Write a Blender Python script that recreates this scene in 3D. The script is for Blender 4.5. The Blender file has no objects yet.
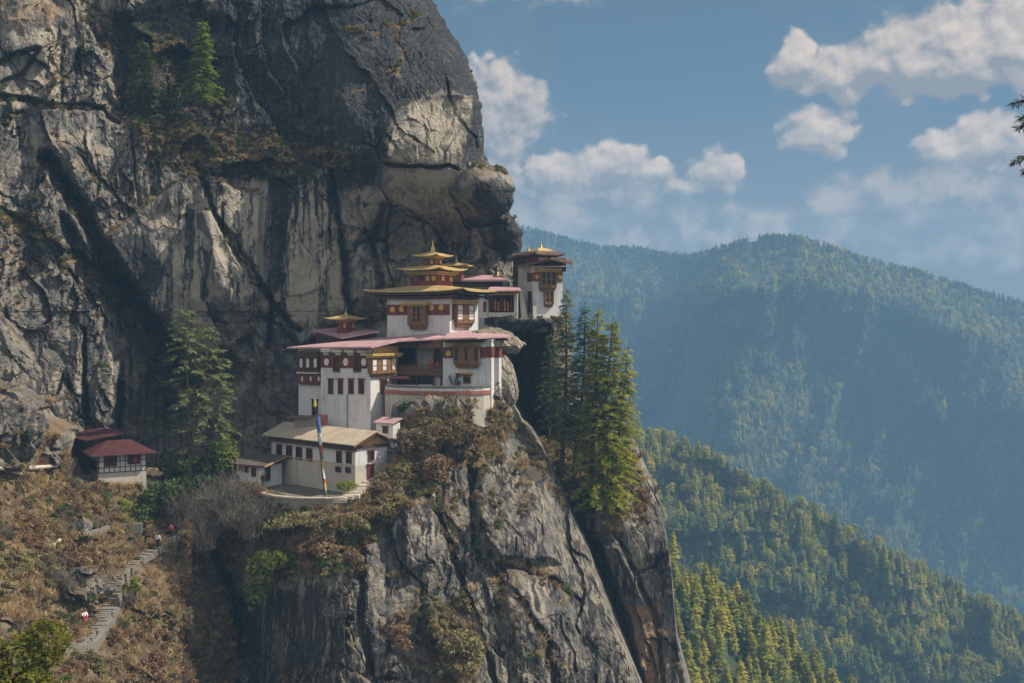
import bpy, bmesh, math, random
import numpy as np
from mathutils import Vector, Matrix

SC = bpy.context.scene
COL = SC.collection
R = math.radians
F, CX, HY = 1100.0, 512.0, 325.0          # focal length in pixels, centre column, horizon row of the photograph

# ------------------------------------------------------------------ camera
cam = bpy.data.cameras.new("camera")
cam.sensor_width = 36.0
cam.lens = 36.0 * F / 1024.0
cam.shift_y = -(341.5 - HY) / 1024.0
cam.clip_start, cam.clip_end = 0.5, 12000
co = bpy.data.objects.new("camera", cam)
COL.objects.link(co)
co.location = (0, 0, 0)
co.rotation_euler = (R(90), 0, 0)
SC.camera = co

# ------------------------------------------------------------------ light, sky, exposure
SUN_EL = 48.0
SUN_XY = (0.985, 0.06)
SC.view_settings.view_transform = 'Standard'
SC.view_settings.look = 'None'
SC.view_settings.gamma = 1.0
SC.view_settings.exposure = 0.52
SC.cycles.use_denoising = True
SC.cycles.volume_bounces = 1
SC.cycles.max_bounces = 5
SC.cycles.diffuse_bounces = 3
SC.cycles.glossy_bounces = 2
SC.cycles.transmission_bounces = 3
SC.cycles.transparent_max_bounces = 12
SC.cycles.sample_clamp_indirect = 6.0

sd = bpy.data.lights.new("sun", 'SUN')
sd.energy = 4.3
sd.angle = R(0.6)
sd.color = (1.0, 0.9, 0.76)
so = bpy.data.objects.new("sun", sd)
COL.objects.link(so)
_sv = Vector((SUN_XY[0] * math.cos(R(SUN_EL)), SUN_XY[1] * math.cos(R(SUN_EL)), math.sin(R(SUN_EL)))).normalized()
so.rotation_euler = _sv.to_track_quat('Z', 'Y').to_euler()


class NT:
    """small helper to write node trees"""
    def __init__(self, tree):
        self.t, self.n, self.l = tree, tree.nodes, tree.links

    def node(self, kind, **kw):
        nd = self.n.new(kind)
        for k, v in kw.items():
            setattr(nd, k, v)
        return nd

    def put(self, sock, v):
        if v is None:
            return
        if isinstance(v, bpy.types.NodeSocket):
            self.l.new(v, sock)
        else:
            if sock.type == 'RGBA' and not isinstance(v, (int, float)) and len(v) == 3:
                v = (*v, 1.0)
            sock.default_value = v

    def m(self, op, a, b=None, c=None, clamp=False):
        nd = self.node('ShaderNodeMath', operation=op, use_clamp=clamp)
        for i, v in enumerate((a, b, c)):
            self.put(nd.inputs[i], v)
        return nd.outputs[0]

    def vm(self, op, a, b=None, out=0):
        nd = self.node('ShaderNodeVectorMath', operation=op)
        self.put(nd.inputs[0], a)
        self.put(nd.inputs[1], b)
        return nd.outputs[out]

    def mix(self, f, a, b, blend='MIX'):
        nd = self.node('ShaderNodeMix', data_type='RGBA', blend_type=blend)
        nd.clamp_factor = True
        self.put(nd.inputs[0], f)
        self.put(nd.inputs[6], a)
        self.put(nd.inputs[7], b)
        return nd.outputs[2]

    def ss(self, x, lo, hi, a=0.0, b=1.0):
        nd = self.node('ShaderNodeMapRange', interpolation_type='SMOOTHSTEP')
        for i, v in enumerate((x, lo, hi, a, b)):
            self.put(nd.inputs[i], v)
        return nd.outputs[0]

    def noise(self, vec, scale, detail=4.0, rough=0.55, dist=0.0, out=0):
        nd = self.node('ShaderNodeTexNoise')
        self.put(nd.inputs['Vector'], vec)
        self.put(nd.inputs['Scale'], scale)
        self.put(nd.inputs['Detail'], detail)
        self.put(nd.inputs['Roughness'], rough)
        self.put(nd.inputs['Distortion'], dist)
        return nd.outputs[out]

    def attr(self, name):
        nd = self.node('ShaderNodeAttribute')
        nd.attribute_name = name
        return nd.outputs['Fac']


def azel(px, py):
    """direction angles of a pixel of the photograph"""
    x, z = (px - CX) / F, (HY - py) / F
    return math.atan2(x, 1.0), math.atan2(z, math.hypot(x, 1.0))


def make_world():
    w = bpy.data.worlds.new("World")
    SC.world = w
    w.use_nodes = True
    T = NT(w.node_tree)
    T.n.clear()
    sky = T.node('ShaderNodeTexSky', sky_type='NISHITA')
    sky.sun_disc = False
    sky.sun_elevation = R(SUN_EL)
    sky.sun_rotation = math.atan2(SUN_XY[0], SUN_XY[1])
    sky.altitude = 3000
    sky.air_density, sky.dust_density, sky.ozone_density = 1.0, 0.6, 1.3
    g = T.node('ShaderNodeTexCoord').outputs['Generated']
    sp = T.node('ShaderNodeSeparateXYZ')
    T.l.new(g, sp.inputs[0])
    az = T.m('ARCTAN2', sp.outputs[0], sp.outputs[1])
    el = T.m('ARCSINE', sp.outputs[2])
    cb = T.node('ShaderNodeCombineXYZ')
    T.l.new(az, cb.inputs[0])
    T.l.new(el, cb.inputs[1])
    p0 = cb.outputs[0]
    # billowing distortion of the cloud coordinates
    wn = T.noise(p0, 20.0, 4.0, 0.55, out=1)
    wv = T.vm('MULTIPLY', T.vm('SUBTRACT', wn, (0.5, 0.5, 0.5)), (0.040, 0.028, 0.0))
    p = T.vm('ADD', p0, wv)
    clouds = [  # photo column, row, half width, half height, thickness
        (797, 64, 30, 30, 1.2), (842, 74, 52, 32, 1.3), (905, 56, 52, 48, 1.4), (955, 42, 58, 50, 1.4), (1005, 46, 66, 56, 1.4), (1075, 50, 80, 60, 1.3),
        (818, 135, 44, 27, 1.2),
        (502, 110, 58, 52, 1.0), (470, 90, 40, 35, .8), (500, 165, 46, 22, .55),
        (560, 172, 44, 26, 1.05), (608, 166, 48, 26, 1.05), (652, 172, 38, 18, .95),
        (714, 172, 36, 27, 1.05), (690, 188, 46, 14, .7), (600, 188, 90, 12, .5),
        (942, 150, 32, 24, 1.0), (990, 142, 48, 32, 1.15), (1040, 150, 60, 36, 1.1),
        (880, 66, 95, 32, 1.4), (950, 60, 110, 40, 1.6), (985, 70, 85, 28, 1.4), (300, -60, 200, 60, .8),
    ]
    soft = [(930, 188, 110, 26, .9), (1000, 186, 90, 26, .9), (860, 200, 90, 18, .8), (760, 214, 130, 18, .75), (650, 240, 130, 16, .9), (540, 218, 110, 30, .9),
            (860, 226, 160, 20, .8), (1010, 228, 130, 34, .9), (540, -14, 130, 20, .7), (500, 170, 60, 34, .9), (600, 192, 130, 18, .8)]
    for a, e, rx, ry in ((1.4, .5, .5, .22), (2.2, .4, .6, .3), (2.9, .7, .7, .35), (-2.6, .45, .7, .3), (-1.9, .6, .6, .35), (-1.2, .5, .4, .2), (0.3, 1.1, .6, .2)):
        clouds.append((a, e, rx, ry, 1.0, 'dir'))   # unseen clouds around the viewer, added as fill light
    def thickness(p, clouds):
        d = None
        for c in clouds:
            if len(c) == 6:
                a, e, rx, ry, k = c[:5]
            else:
                a, e = azel(c[0], c[1])
                rx, ry, k = c[2] / F, c[3] / F, c[4]
            q = T.vm('MULTIPLY', T.vm('SUBTRACT', p, (a, e, 0)), (1 / rx, 1 / ry, 0))
            di = T.m('MULTIPLY', T.m('SUBTRACT', 1.0, T.vm('LENGTH', q, out=1)), k)
            d = di if d is None else T.m('MAXIMUM', d, di)
        return d
    d = thickness(p, clouds)
    d_soft = thickness(p, soft)
    d_up = thickness(T.vm('ADD', p, (0.006, 0.013, 0)), clouds)
    n1 = T.noise(p0, 30.0, 7.0, 0.60)
    n1s = T.noise(T.vm('ADD', p0, (0.003, 0.006, 0)), 30.0, 4.0, 0.55)
    vo = T.node('ShaderNodeTexVoronoi', feature='SMOOTH_F1')
    T.put(vo.inputs['Vector'], p)
    T.put(vo.inputs['Scale'], 62.0)
    vo.inputs['Smoothness'].default_value = 0.6
    bil = T.m('SUBTRACT', 0.42, vo.outputs['Distance'])
    dd = T.m('ADD', d, T.m('MULTIPLY', T.m('SUBTRACT', n1, 0.5), 1.15))
    dd = T.m('ADD', dd, T.m('MULTIPLY', bil, 0.55))
    alpha = T.ss(dd, 0.00, 0.34)
    lit = T.m('ADD', T.m('MULTIPLY', T.m('SUBTRACT', n1, n1s), 2.6), 0.34)
    lit = T.m('ADD', lit, T.m('MULTIPLY', T.m('SUBTRACT', d, d_up), 0.85))
    lit = T.m('ADD', lit, T.m('MULTIPLY', bil, 0.5), clamp=True)
    ccol = T.mix(lit, (2.3, 2.35, 2.5), (6.2, 5.2, 4.35))
    # unseen clouds beside and behind the viewer, brightened to fill the shaded cliff
    ccol = T.mix(T.ss(T.m('ABSOLUTE', az), 0.9, 1.7), ccol, (10.5, 9.9, 9.2))
    blue = T.mix(0.75, sky.outputs[0], (0.60, 1.12, 1.42))
    blue = T.mix(T.ss(el, 0.22, 0.03, 0, 0.85), blue, (1.75, 1.85, 1.90))
    sa = T.ss(T.m('ADD', d_soft, T.m('MULTIPLY', T.m('SUBTRACT', n1, 0.5), 2.0)), -0.1, 0.75, 0, 0.85)
    blue = T.mix(sa, blue, T.mix(T.ss(n1, .35, .65), (2.3, 2.3, 2.35), (4.4, 3.9, 3.45)))
    blue = T.mix(T.m('MULTIPLY', T.ss(T.noise(p0, 7.0, 5.0, 0.6), 0.45, 0.8), 0.28), blue, (2.2, 2.4, 2.6))
    col = T.mix(T.m('MULTIPLY', alpha, 0.93), blue, ccol)
    bg = T.node('ShaderNodeBackground')
    T.l.new(col, bg.inputs[0])
    bg.inputs[1].default_value = 0.095
    out = T.node('ShaderNodeOutputWorld')
    T.l.new(bg.outputs[0], out.inputs[0])


make_world()


# ------------------------------------------------------------------ numbers: noise, splines, polygons
def P(px, py, d):
    return Vector(((px - CX) / F * d, d, (HY - py) / F * d))


def _hash(ix, iy, iz, seed):
    h = (ix.astype(np.uint32) * np.uint32(374761393) + iy.astype(np.uint32) * np.uint32(668265263)
         + iz.astype(np.uint32) * np.uint32(2147483647) + np.uint32((seed * 1274126177) & 0xffffffff))
    h = (h ^ (h >> np.uint32(13))) * np.uint32(1274126177)
    h = (h ^ (h >> np.uint32(15))) * np.uint32(2246822519)
    return (h ^ (h >> np.uint32(16))).astype(np.float64) / 4294967295.0


def vnoise(x, y, z, seed=0):
    """smooth value noise in -1..1"""
    xi, yi, zi = np.floor(x), np.floor(y), np.floor(z)
    fx, fy, fz = x - xi, y - yi, z - zi
    fx, fy, fz = [t * t * t * (t * (t * 6 - 15) + 10) for t in (fx, fy, fz)]
    xi, yi, zi = [t.astype(np.int64) for t in (xi, yi, zi)]
    r = 0
    for a in (0, 1):
        wx = fx if a else 1 - fx
        for b in (0, 1):
            wy = fy if b else 1 - fy
            for c in (0, 1):
                wz = fz if c else 1 - fz
                r = r + wx * wy * wz * _hash(xi + a, yi + b, zi + c, seed)
    return r * 2 - 1


def fbm(x, y, z, octv=5, seed=0, gain=0.5, lac=2.03, ridge=False):
    s, a, tot = 0, 1.0, 0
    for o in range(octv):
        n = vnoise(x, y, z, seed + o * 17)
        if ridge:
            n = 1 - 2 * np.abs(n)
        s = s + a * n
        tot += a
        a *= gain
        x, y, z = x * lac + 3.1, y * lac + 7.7, z * lac + 1.3
    return s / tot


def facets(u, v, cell, seed, stretch=1.5, rot=0.0, tilt=0.6):
    """broken rock: tilted planar cells; returns offset (about -1..1) and distance to the joint"""
    c, s = math.cos(rot), math.sin(rot)
    x, y = (u * c - v * s) / cell, (u * s + v * c) / (cell * stretch)
    xi, yi = np.floor(x).astype(np.int64), np.floor(y).astype(np.int64)
    z0 = np.zeros_like(xi)
    f1 = np.full(x.shape, 9.0)
    f2 = np.full(x.shape, 9.0)
    off = np.zeros(x.shape)
    for a in (-1, 0, 1):
        for b in (-1, 0, 1):
            gx, gy = xi + a, yi + b
            sx = gx + 0.1 + 0.8 * _hash(gx, gy, z0, seed)
            sy = gy + 0.1 + 0.8 * _hash(gx, gy, z0, seed + 1)
            dx, dy = x - sx, y - sy
            dist = np.sqrt(dx * dx + dy * dy)
            o = (_hash(gx, gy, z0, seed + 2) * 2 - 1 + tilt * 2 * ((_hash(gx, gy, z0, seed + 3) - .5) * dx * 2
                 + (_hash(gx, gy, z0, seed + 4) - .5) * dy * 2))
            near = dist < f1
            f2 = np.where(near, f1, np.minimum(f2, dist))
            off = np.where(near, o, off)
            f1 = np.where(near, dist, f1)
    return off, f2 - f1


def tps(points):
    """thin-plate spline through (u, v, value) points"""
    A = np.array(points, float)
    xy, val = A[:, :2] / 100.0, A[:, 2]

    def phi(r2):
        return np.where(r2 > 1e-12, r2 * np.log(r2 + 1e-12), 0.0)
    n = len(A)
    K = phi(((xy[:, None] - xy[None]) ** 2).sum(-1)) + np.eye(n) * 0.02
    Q = np.hstack([np.ones((n, 1)), xy])
    M = np.block([[K, Q], [Q.T, np.zeros((3, 3))]])
    w = np.linalg.solve(M, np.concatenate([val, np.zeros(3)]))

    def f(u, v):
        uu, vv = u / 100.0, v / 100.0
        r = w[n] + w[n + 1] * uu + w[n + 2] * vv
        for i in range(n):
            r = r + w[i] * phi((uu - xy[i, 0]) ** 2 + (vv - xy[i, 1]) ** 2)
        return r
    return f


def sstep(x, lo, hi):
    t = np.clip((x - lo) / (hi - lo), 0, 1)
    return t * t * (3 - 2 * t)


def polymask(u, v, pts, soft):
    """1 inside the polygon, 0 outside, soft pixels of blend"""
    pts = np.array(pts, float)
    inside = np.zeros(u.shape, bool)
    dmin = np.full(u.shape, 1e9)
    for (x0, y0), (x1, y1) in zip(pts, np.roll(pts, -1, 0)):
        ex, ey = x1 - x0, y1 - y0
        t = np.clip(((u - x0) * ex + (v - y0) * ey) / (ex * ex + ey * ey + 1e-9), 0, 1)
        dmin = np.minimum(dmin, np.hypot(u - x0 - t * ex, v - y0 - t * ey))
        with np.errstate(divide='ignore', invalid='ignore'):
            cr = ((y0 > v) != (y1 > v)) & (u < ex * (v - y0) / (ey if ey else 1e-9) + x0)
        inside ^= cr
    return sstep(np.where(inside, dmin, -dmin), -soft, soft)


def linemask(u, v, pts, w):
    """1 on the polyline, falling to 0 at w pixels"""
    dmin = np.full(u.shape, 1e9)
    for (x0, y0), (x1, y1) in zip(pts[:-1], pts[1:]):
        ex, ey = x1 - x0, y1 - y0
        t = np.clip(((u - x0) * ex + (v - y0) * ey) / (ex * ex + ey * ey + 1e-9), 0, 1)
        dmin = np.minimum(dmin, np.hypot(u - x0 - t * ex, v - y0 - t * ey))
    return 1 - sstep(dmin, 0, w)


def blob(u, v, cx, cy, rx, ry):
    return np.clip(1 - ((u - cx) / rx) ** 2 - ((v - cy) / ry) ** 2, 0, 1)


def curve(pts):
    a = np.array(pts, float)
    return lambda t: np.interp(t, a[:, 0], a[:, 1])


# ------------------------------------------------------------------ mesh helpers
def link(o):
    COL.objects.link(o)
    return o


def tag(o, label=None, cat=None, group=None, kind=None):
    for k, v in (('label', label), ('category', cat), ('group', group), ('kind', kind)):
        if v:
            o[k] = v
    return o


def np_mesh(name, verts, faces, mat, attrs=None, smooth=True):
    verts = np.asarray(verts, np.float32)
    faces = np.asarray(faces, np.int32)
    n = faces.shape[1]
    me = bpy.data.meshes.new(name)
    me.vertices.add(len(verts))
    me.vertices.foreach_set('co', verts.ravel())
    me.loops.add(faces.size)
    me.loops.foreach_set('vertex_index', faces.ravel())
    me.polygons.add(len(faces))
    me.polygons.foreach_set('loop_start', np.arange(0, faces.size, n, dtype=np.int32))
    me.polygons.foreach_set('use_smooth', np.full(len(faces), smooth))
    me.update(calc_edges=True)
    for k, a in (attrs or {}).items():
        at = me.attributes.new(k, 'FLOAT', 'POINT')
        at.data.foreach_set('value', np.asarray(a, np.float32).ravel())
    if mat:
        me.materials.append(mat)
    return me


def grid_faces(nr, nc):
    i = np.arange(nr * nc).reshape(nr, nc)
    return np.stack([i[:-1, :-1], i[1:, :-1], i[1:, 1:], i[:-1, 1:]], -1).reshape(-1, 4)


def world_of(u, v, d):
    return np.stack([(u - CX) / F * d, d, (HY - v) / F * d], -1)


def grid_normals(W):
    du = np.gradient(W, axis=1)
    dv = np.gradient(W, axis=0)
    n = np.cross(dv, du)
    n /= np.linalg.norm(n, axis=-1, keepdims=True) + 1e-9
    return n


# ------------------------------------------------------------------ materials
def new_mat(name):
    m = bpy.data.materials.new(name)
    m.use_nodes = True
    T = NT(m.node_tree)
    T.n.clear()
    return m, T


def finish(T, col, rough=0.85, bump=None, strength=0.4, dist=0.1, spec=0.3, metal=0.0):
    b = T.node('ShaderNodeBsdfPrincipled')
    T.put(b.inputs['Base Color'], col)
    T.put(b.inputs['Roughness'], rough)
    T.put(b.inputs['Metallic'], metal)
    T.put(b.inputs['Specular IOR Level'], spec)
    if bump is not None:
        bn = T.node('ShaderNodeBump')
        T.put(bn.inputs['Height'], bump)
        bn.inputs['Strength'].default_value = strength
        bn.inputs['Distance'].default_value = dist
        T.l.new(bn.outputs[0], b.inputs['Normal'])
    o = T.node('ShaderNodeOutputMaterial')
    T.l.new(b.outputs[0], o.inputs[0])
    return b


def rock_material():
    """attributes carry the broad marks, stains and hollow shade painted into the face, nodes the grain"""
    m, T = new_mat('weathered_rock')
    geo = T.node('ShaderNodeNewGeometry')
    pos, nrm = geo.outputs['Position'], geo.outputs['Normal']
    big, mid, vert, vert2 = [T.attr(k) for k in ('big', 'mid', 'vert', 'vertfine')]
    fine = T.noise(pos, 2.2, 5.0, 0.68)
    col = T.mix(T.ss(big, .35, .65), (0.180, 0.170, 0.157), (0.295, 0.258, 0.208))
    col = T.mix(T.ss(mid, .42, .72), col, (0.37, 0.325, 0.262))
    col = T.mix(T.ss(mid, .46, .22, 0, .75), col, (0.11, 0.107, 0.106))
    col = T.mix(T.m('MULTIPLY', T.ss(fine, .48, .78), .55), col, (0.41, 0.37, 0.31))
    col = T.mix(T.m('MULTIPLY', T.ss(fine, .46, .26), .55), col, (0.07, 0.065, 0.062))
    pale = T.attr('pale')
    col = T.mix(T.ss(T.m('ADD', pale, T.m('MULTIPLY', T.m('SUBTRACT', mid, .5), .9)), .25, .75, 0, .85), col, (0.465, 0.41, 0.325))
    ru = T.attr('rust')
    col = T.mix(T.ss(T.m('ADD', ru, T.m('MULTIPLY', T.m('SUBTRACT', vert2, .5), 1.2)), .3, .8, 0, .8), col, (0.36, 0.215, 0.11))
    st = T.attr('streak')
    sm = T.m('MULTIPLY', T.ss(vert, .50, .62), T.ss(vert2, .38, .56))
    col = T.mix(T.m('MULTIPLY', sm, st, clamp=True), col, (0.026, 0.028, 0.032))
    lm = T.m('MULTIPLY', T.ss(vert2, .60, .74), T.m('MULTIPLY', st, .5))
    col = T.mix(lm, col, (0.46, 0.43, 0.38))
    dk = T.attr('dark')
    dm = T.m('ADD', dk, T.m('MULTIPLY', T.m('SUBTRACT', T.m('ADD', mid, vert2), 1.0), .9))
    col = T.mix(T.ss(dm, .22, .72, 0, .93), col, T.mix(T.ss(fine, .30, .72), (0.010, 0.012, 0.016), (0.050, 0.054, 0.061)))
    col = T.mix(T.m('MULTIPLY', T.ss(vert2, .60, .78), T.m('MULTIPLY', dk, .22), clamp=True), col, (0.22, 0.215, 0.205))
    col = T.mix(T.ss(T.attr('crack'), .15, .8, 0, .8), col, (0.030, 0.028, 0.027))
    sp = T.node('ShaderNodeSeparateXYZ')
    T.l.new(nrm, sp.inputs[0])
    up = T.ss(T.m('ADD', sp.outputs[2], T.m('MULTIPLY', T.m('SUBTRACT', mid, .5), .8)), .58, .92, 0, .6)
    vg = T.ss(T.m('ADD', T.attr('veg'), T.m('MULTIPLY', T.m('SUBTRACT', fine, .5), 1.3)), .35, .75)
    gcol = T.mix(T.ss(mid, .35, .65), (0.125, 0.085, 0.055), (0.25, 0.18, 0.11))
    gcol = T.mix(T.ss(big, .5, .7, 0, .5), gcol, (0.085, 0.085, 0.04))
    up = T.m('MULTIPLY', up, T.m('SUBTRACT', 1.0, T.m('MULTIPLY', dk, .9), clamp=True))
    col = T.mix(T.m('MAXIMUM', up, vg), col, gcol)
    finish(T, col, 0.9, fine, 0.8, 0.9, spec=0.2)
    return m


ROCK = rock_material()


# ------------------------------------------------------------------ the cliff and its buttresses
def rock_attrs(x, y, z):
    """grain of the rock at given places"""
    wx = x + .35 * fbm(x * .7, y * .7, z * .7, 3, 221)
    return dict(big=.5 + .8 * fbm(x * .09, y * .09, z * .09, 5, 201), mid=.5 + .8 * fbm(x * .42, y * .42, z * .42, 6, 211, gain=.58),
                vert=.5 + .8 * fbm(wx * .8, y * .5, z * .05, 4, 231, gain=.55), vertfine=.5 + .8 * fbm(wx * 2.9, y * 1.5, z * .12, 4, 241, gain=.58))


def rock_mesh(name, W, at):
    """mesh of a rock sheet with its grain attributes"""
    at = dict(at)
    at.update(rock_attrs(W[..., 0], W[..., 1], W[..., 2]))
    me = np_mesh(name, W.reshape(-1, 3), grid_faces(*W.shape[:2]), ROCK, at, smooth=False)
    return tag(link(bpy.data.objects.new(name, me)), kind='structure')


CRACKS = {}         # joints found by relief() for the sheet being built
SCRUB = []          # places where low scrub grows: (position, normal, dryness)


def relief(u, v, seed, k=1.0, vertical=1.6):
    """joints, blocks and roughness of the rock, metres towards the back"""
    z = u * 0
    w1, w2 = fbm(u / 60, v / 60, z + seed, 4, seed), fbm(u / 60, v / 60, z + seed + 9.1, 4, seed + 5)
    wu, wv = u + 26 * w1, v + 26 * w2
    o1, e1 = facets(wu, wv, 62, seed + 1, vertical * 1.3, 0.45, .9)
    o2, e2 = facets(wu + 5 * o1, wv, 25, seed + 7, vertical * 1.7, 0.30, .9)
    o3, e3 = facets(wu, wv + 3 * o2, 10, seed + 13, vertical * 1.3, -0.25, .9)
    o4, e4 = facets(u + 3 * w1, v + 4 * o3, 4.6, seed + 17, 1.25, .5, .9)
    crack = sstep(fbm(u / 55, v / 55, z, 3, seed + 61), -.05, .30)
    rough = sstep(fbm(u / 80, v / 60, z, 3, seed + 66), -.25, .3)
    d = 1.4 * o1 + 0.95 * o2 * (.45 + .55 * rough) + 0.42 * o3 * (.25 + .75 * rough) + .15 * o4 * (.2 + .8 * rough)
    c1, c2 = 1 - sstep(e1, 0, .045), 1 - sstep(e2, 0, .07)
    d += crack * (0.9 * c1 + 0.4 * c2)
    d += 2.6 * fbm(u / 75, v / 75, z, 4, seed + 21)
    d -= 0.45 * fbm(wu / 15, wv / 42, z, 4, seed + 31, ridge=True)
    d += 0.40 * fbm(u / 9, v / 12, z, 5, seed + 41, gain=.62) * (.5 + .8 * rough)
    CRACKS[u.shape] = np.clip(crack * (c1 * .9 + c2 * .75) + .5 * (1 - sstep(e3, 0, .12)) * rough * crack, 0, 1)
    return d * k


def cliff_face():
    S = curve([(-120, 395), (-60, 415), (0, 433), (15, 440), (30, 450), (60, 468), (80, 476), (100, 480), (130, 483), (150, 485),
               (163, 487), (168, 498), (175, 509), (188, 515), (200, 514), (212, 510), (222, 517), (235, 522), (248, 521), (262, 516),
               (275, 522), (300, 528), (314, 540), (317, 566), (330, 570), (350, 572), (380, 576), (420, 590), (460, 606), (540, 628)])
    rows = np.arange(-118, 540, 1.15)
    nc, nw = 560, 26
    s = np.linspace(0, 1, nc)
    V = np.repeat(rows[:, None], nc, 1)
    Sv = S(rows)[:, None] + 1.6 * vnoise(rows / 7, rows * 0, rows * 0, 3)[:, None] + 0.8 * vnoise(rows / 2.5, rows * 0, rows * 0, 4)[:, None]
    U = -150 + (Sv + 150) * s[None, :]
    base = tps([(-140, -100, 150), (100, -100, 165), (300, -100, 178), (420, -100, 188),
                (-140, 100, 140), (0, 100, 148), (100, 100, 156), (190, 60, 163), (300, 60, 163), (400, 60, 162),
                (0, 200, 145), (100, 190, 153), (200, 180, 158), (300, 170, 160), (385, 150, 155), (425, 130, 158), (470, 110, 165), (480, 60, 172), (490, 190, 158),
                (0, 300, 138), (100, 300, 150), (180, 300, 156), (250, 280, 157), (320, 280, 162), (400, 225, 165), (460, 225, 167),
                (400, 290, 168), (500, 250, 173), (-140, 300, 125), (-140, 500, 120), (0, 420, 136), (100, 400, 147), (180, 400, 163),
                (240, 400, 162), (300, 400, 163), (400, 400, 168), (540, 300, 180), (0, 520, 137), (200, 520, 162), (400, 520, 168), (600, 500, 174)])
    D = base(U, V)
    slabs = np.maximum.reduce([polymask(U, V, q, 6) for q in (
        [(286, 195), (322, 172), (338, 225), (346, 318), (300, 348), (282, 300)], [(204, 190), (272, 176), (266, 290), (236, 300), (215, 250)],
        [(399, 112), (425, 96), (474, 96), (464, 140), (455, 205), (430, 216), (388, 204), (386, 164)], [(110, 240), (190, 200), (212, 240), (205, 320), (160, 300)],
        [(350, 170), (385, 172), (380, 215), (350, 250), (338, 210)], [(345, -20), (432, -10), (480, 90), (430, 96), (360, 150), (320, 120)])])
    D += relief(U, V, 3) * np.where(V > 312, 0.8, 1.0) * (1 - .55 * slabs)
    joints = CRACKS[U.shape] * (1 - .75 * slabs)
    m = lambda pts, soft=3: polymask(U + 3 * nz1, V + 3 * nz2, pts, soft)
    ln = lambda pts, w: linemask(U + 4 * nz1, V + 4 * nz2, pts, w)
    z0 = U * 0
    nz1, nz2 = fbm(U / 14, V / 14, z0, 4, 71), fbm(U / 14, V / 14, z0 + 5, 4, 72)
    # named features: great crevice, slabs, overhang, scar
    D += 11 * ln([(50, 160), (85, 215), (104, 262), (140, 305), (176, 348), (190, 385)], 13)
    D += 6 * m([(60, 215), (100, 262), (150, 315), (180, 365), (170, 430), (130, 420), (150, 370), (110, 310), (70, 260)], 7)
    D -= 3.0 * m([(106, 236), (190, 172), (262, 196), (254, 330), (200, 372), (150, 305)], 3)
    D += 3.5 * ln([(196, 165), (206, 192), (226, 236), (250, 276), (300, 332)], 5)
    D += 3.0 * ln([(212, 208), (238, 245), (272, 300), (268, 345)], 4)
    D += 2.5 * ln([(330, 160), (337, 215), (344, 262), (350, 320)], 5)
    D += 2.5 * ln([(385, 205), (372, 245), (382, 300)], 6)
    D -= 2.2 * m([(286, 195), (322, 172), (338, 225), (346, 318), (300, 348), (282, 300)], 2)
    D -= 1.6 * m([(352, 250), (376, 238), (392, 285), (380, 318), (352, 322)], 3)
    D += 2.0 * ln([(0, 62), (22, 52), (40, 48), (24, 74), (0, 84)], 4)
    D += 2.5 * ln([(0, 96), (40, 104), (100, 108), (118, 122)], 5)
    D += 2.5 * ln([(0, 212), (40, 232), (62, 268), (95, 300)], 6)
    D += 3.0 * ln([(120, 380), (118, 425)], 7) + 2.5 * ln([(82, 330), (86, 420)], 4)
    D -= 2.5 * m([(95, 370), (122, 356), (118, 390), (104, 428), (92, 420)], 4)
    D += 2.2 * ln([(384, 163), (420, 167), (456, 168)], 3)
    D -= 2.0 * m([(345, -20), (432, -10), (484, 120), (484, 158), (452, 100), (400, 98), (350, 160), (330, 120)], 14)
    D += 2.8 * m([(372, 226), (400, 211), (450, 220), (500, 213), (514, 246), (485, 266), (384, 262), (364, 250)], 6)
    D -= 6.0 * blob(U, V, 487, 190, 30, 28) ** 0.6
    D -= 3.0 * blob(U, V, 506, 232, 16, 18)
    D += 4.0 * m([(112, 20), (185, -5), (232, 28), (226, 104), (150, 122), (116, 112)], 10)
    # shelf of the tower, and the hollow below it
    shelf = sstep(V, 316, 318.5) * sstep(U, 476, 500)
    D = D * (1 - shelf) + shelf * (158.5 + 0.5 * relief(U, V, 5) + 0.05 * (V - 318) + 1.0 * sstep(U, 545, 566))
    D += 10 * m([(510, 336), (548, 328), (552, 440), (530, 452), (514, 400)], 5)
    # rounding at the outline
    e = np.clip((Sv - U) / 26.0, 0, 1)
    D += 9 * (1 - np.sqrt(1 - (1 - e) ** 2)) * (1 - shelf * .6)
    streak_pale = []
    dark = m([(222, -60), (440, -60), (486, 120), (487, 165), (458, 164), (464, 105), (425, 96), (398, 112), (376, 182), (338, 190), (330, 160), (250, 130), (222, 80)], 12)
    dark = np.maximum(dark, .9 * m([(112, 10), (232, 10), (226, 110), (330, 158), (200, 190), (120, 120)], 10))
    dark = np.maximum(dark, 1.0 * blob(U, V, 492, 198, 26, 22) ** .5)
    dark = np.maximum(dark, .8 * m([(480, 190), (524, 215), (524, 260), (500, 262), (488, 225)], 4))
    dark = np.maximum(dark, .36 * m([(60, 170), (150, 180), (130, 260), (170, 350), (230, 440), (60, 440), (50, 300)], 14))  # recess of the great crevice darkened, its shade put into the colour
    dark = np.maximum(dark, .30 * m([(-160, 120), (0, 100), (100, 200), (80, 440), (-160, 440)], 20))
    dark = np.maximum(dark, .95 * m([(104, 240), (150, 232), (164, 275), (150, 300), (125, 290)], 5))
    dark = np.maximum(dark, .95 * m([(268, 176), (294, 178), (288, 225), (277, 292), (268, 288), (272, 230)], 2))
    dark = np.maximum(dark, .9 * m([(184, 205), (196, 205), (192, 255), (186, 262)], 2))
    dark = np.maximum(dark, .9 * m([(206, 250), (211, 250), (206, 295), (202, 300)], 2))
    dark = np.maximum(dark, .28 * m([(360, 225), (512, 215), (524, 268), (360, 300)], 10))  # hollow under the overhang darkened in the colour, where shadow falls
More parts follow.
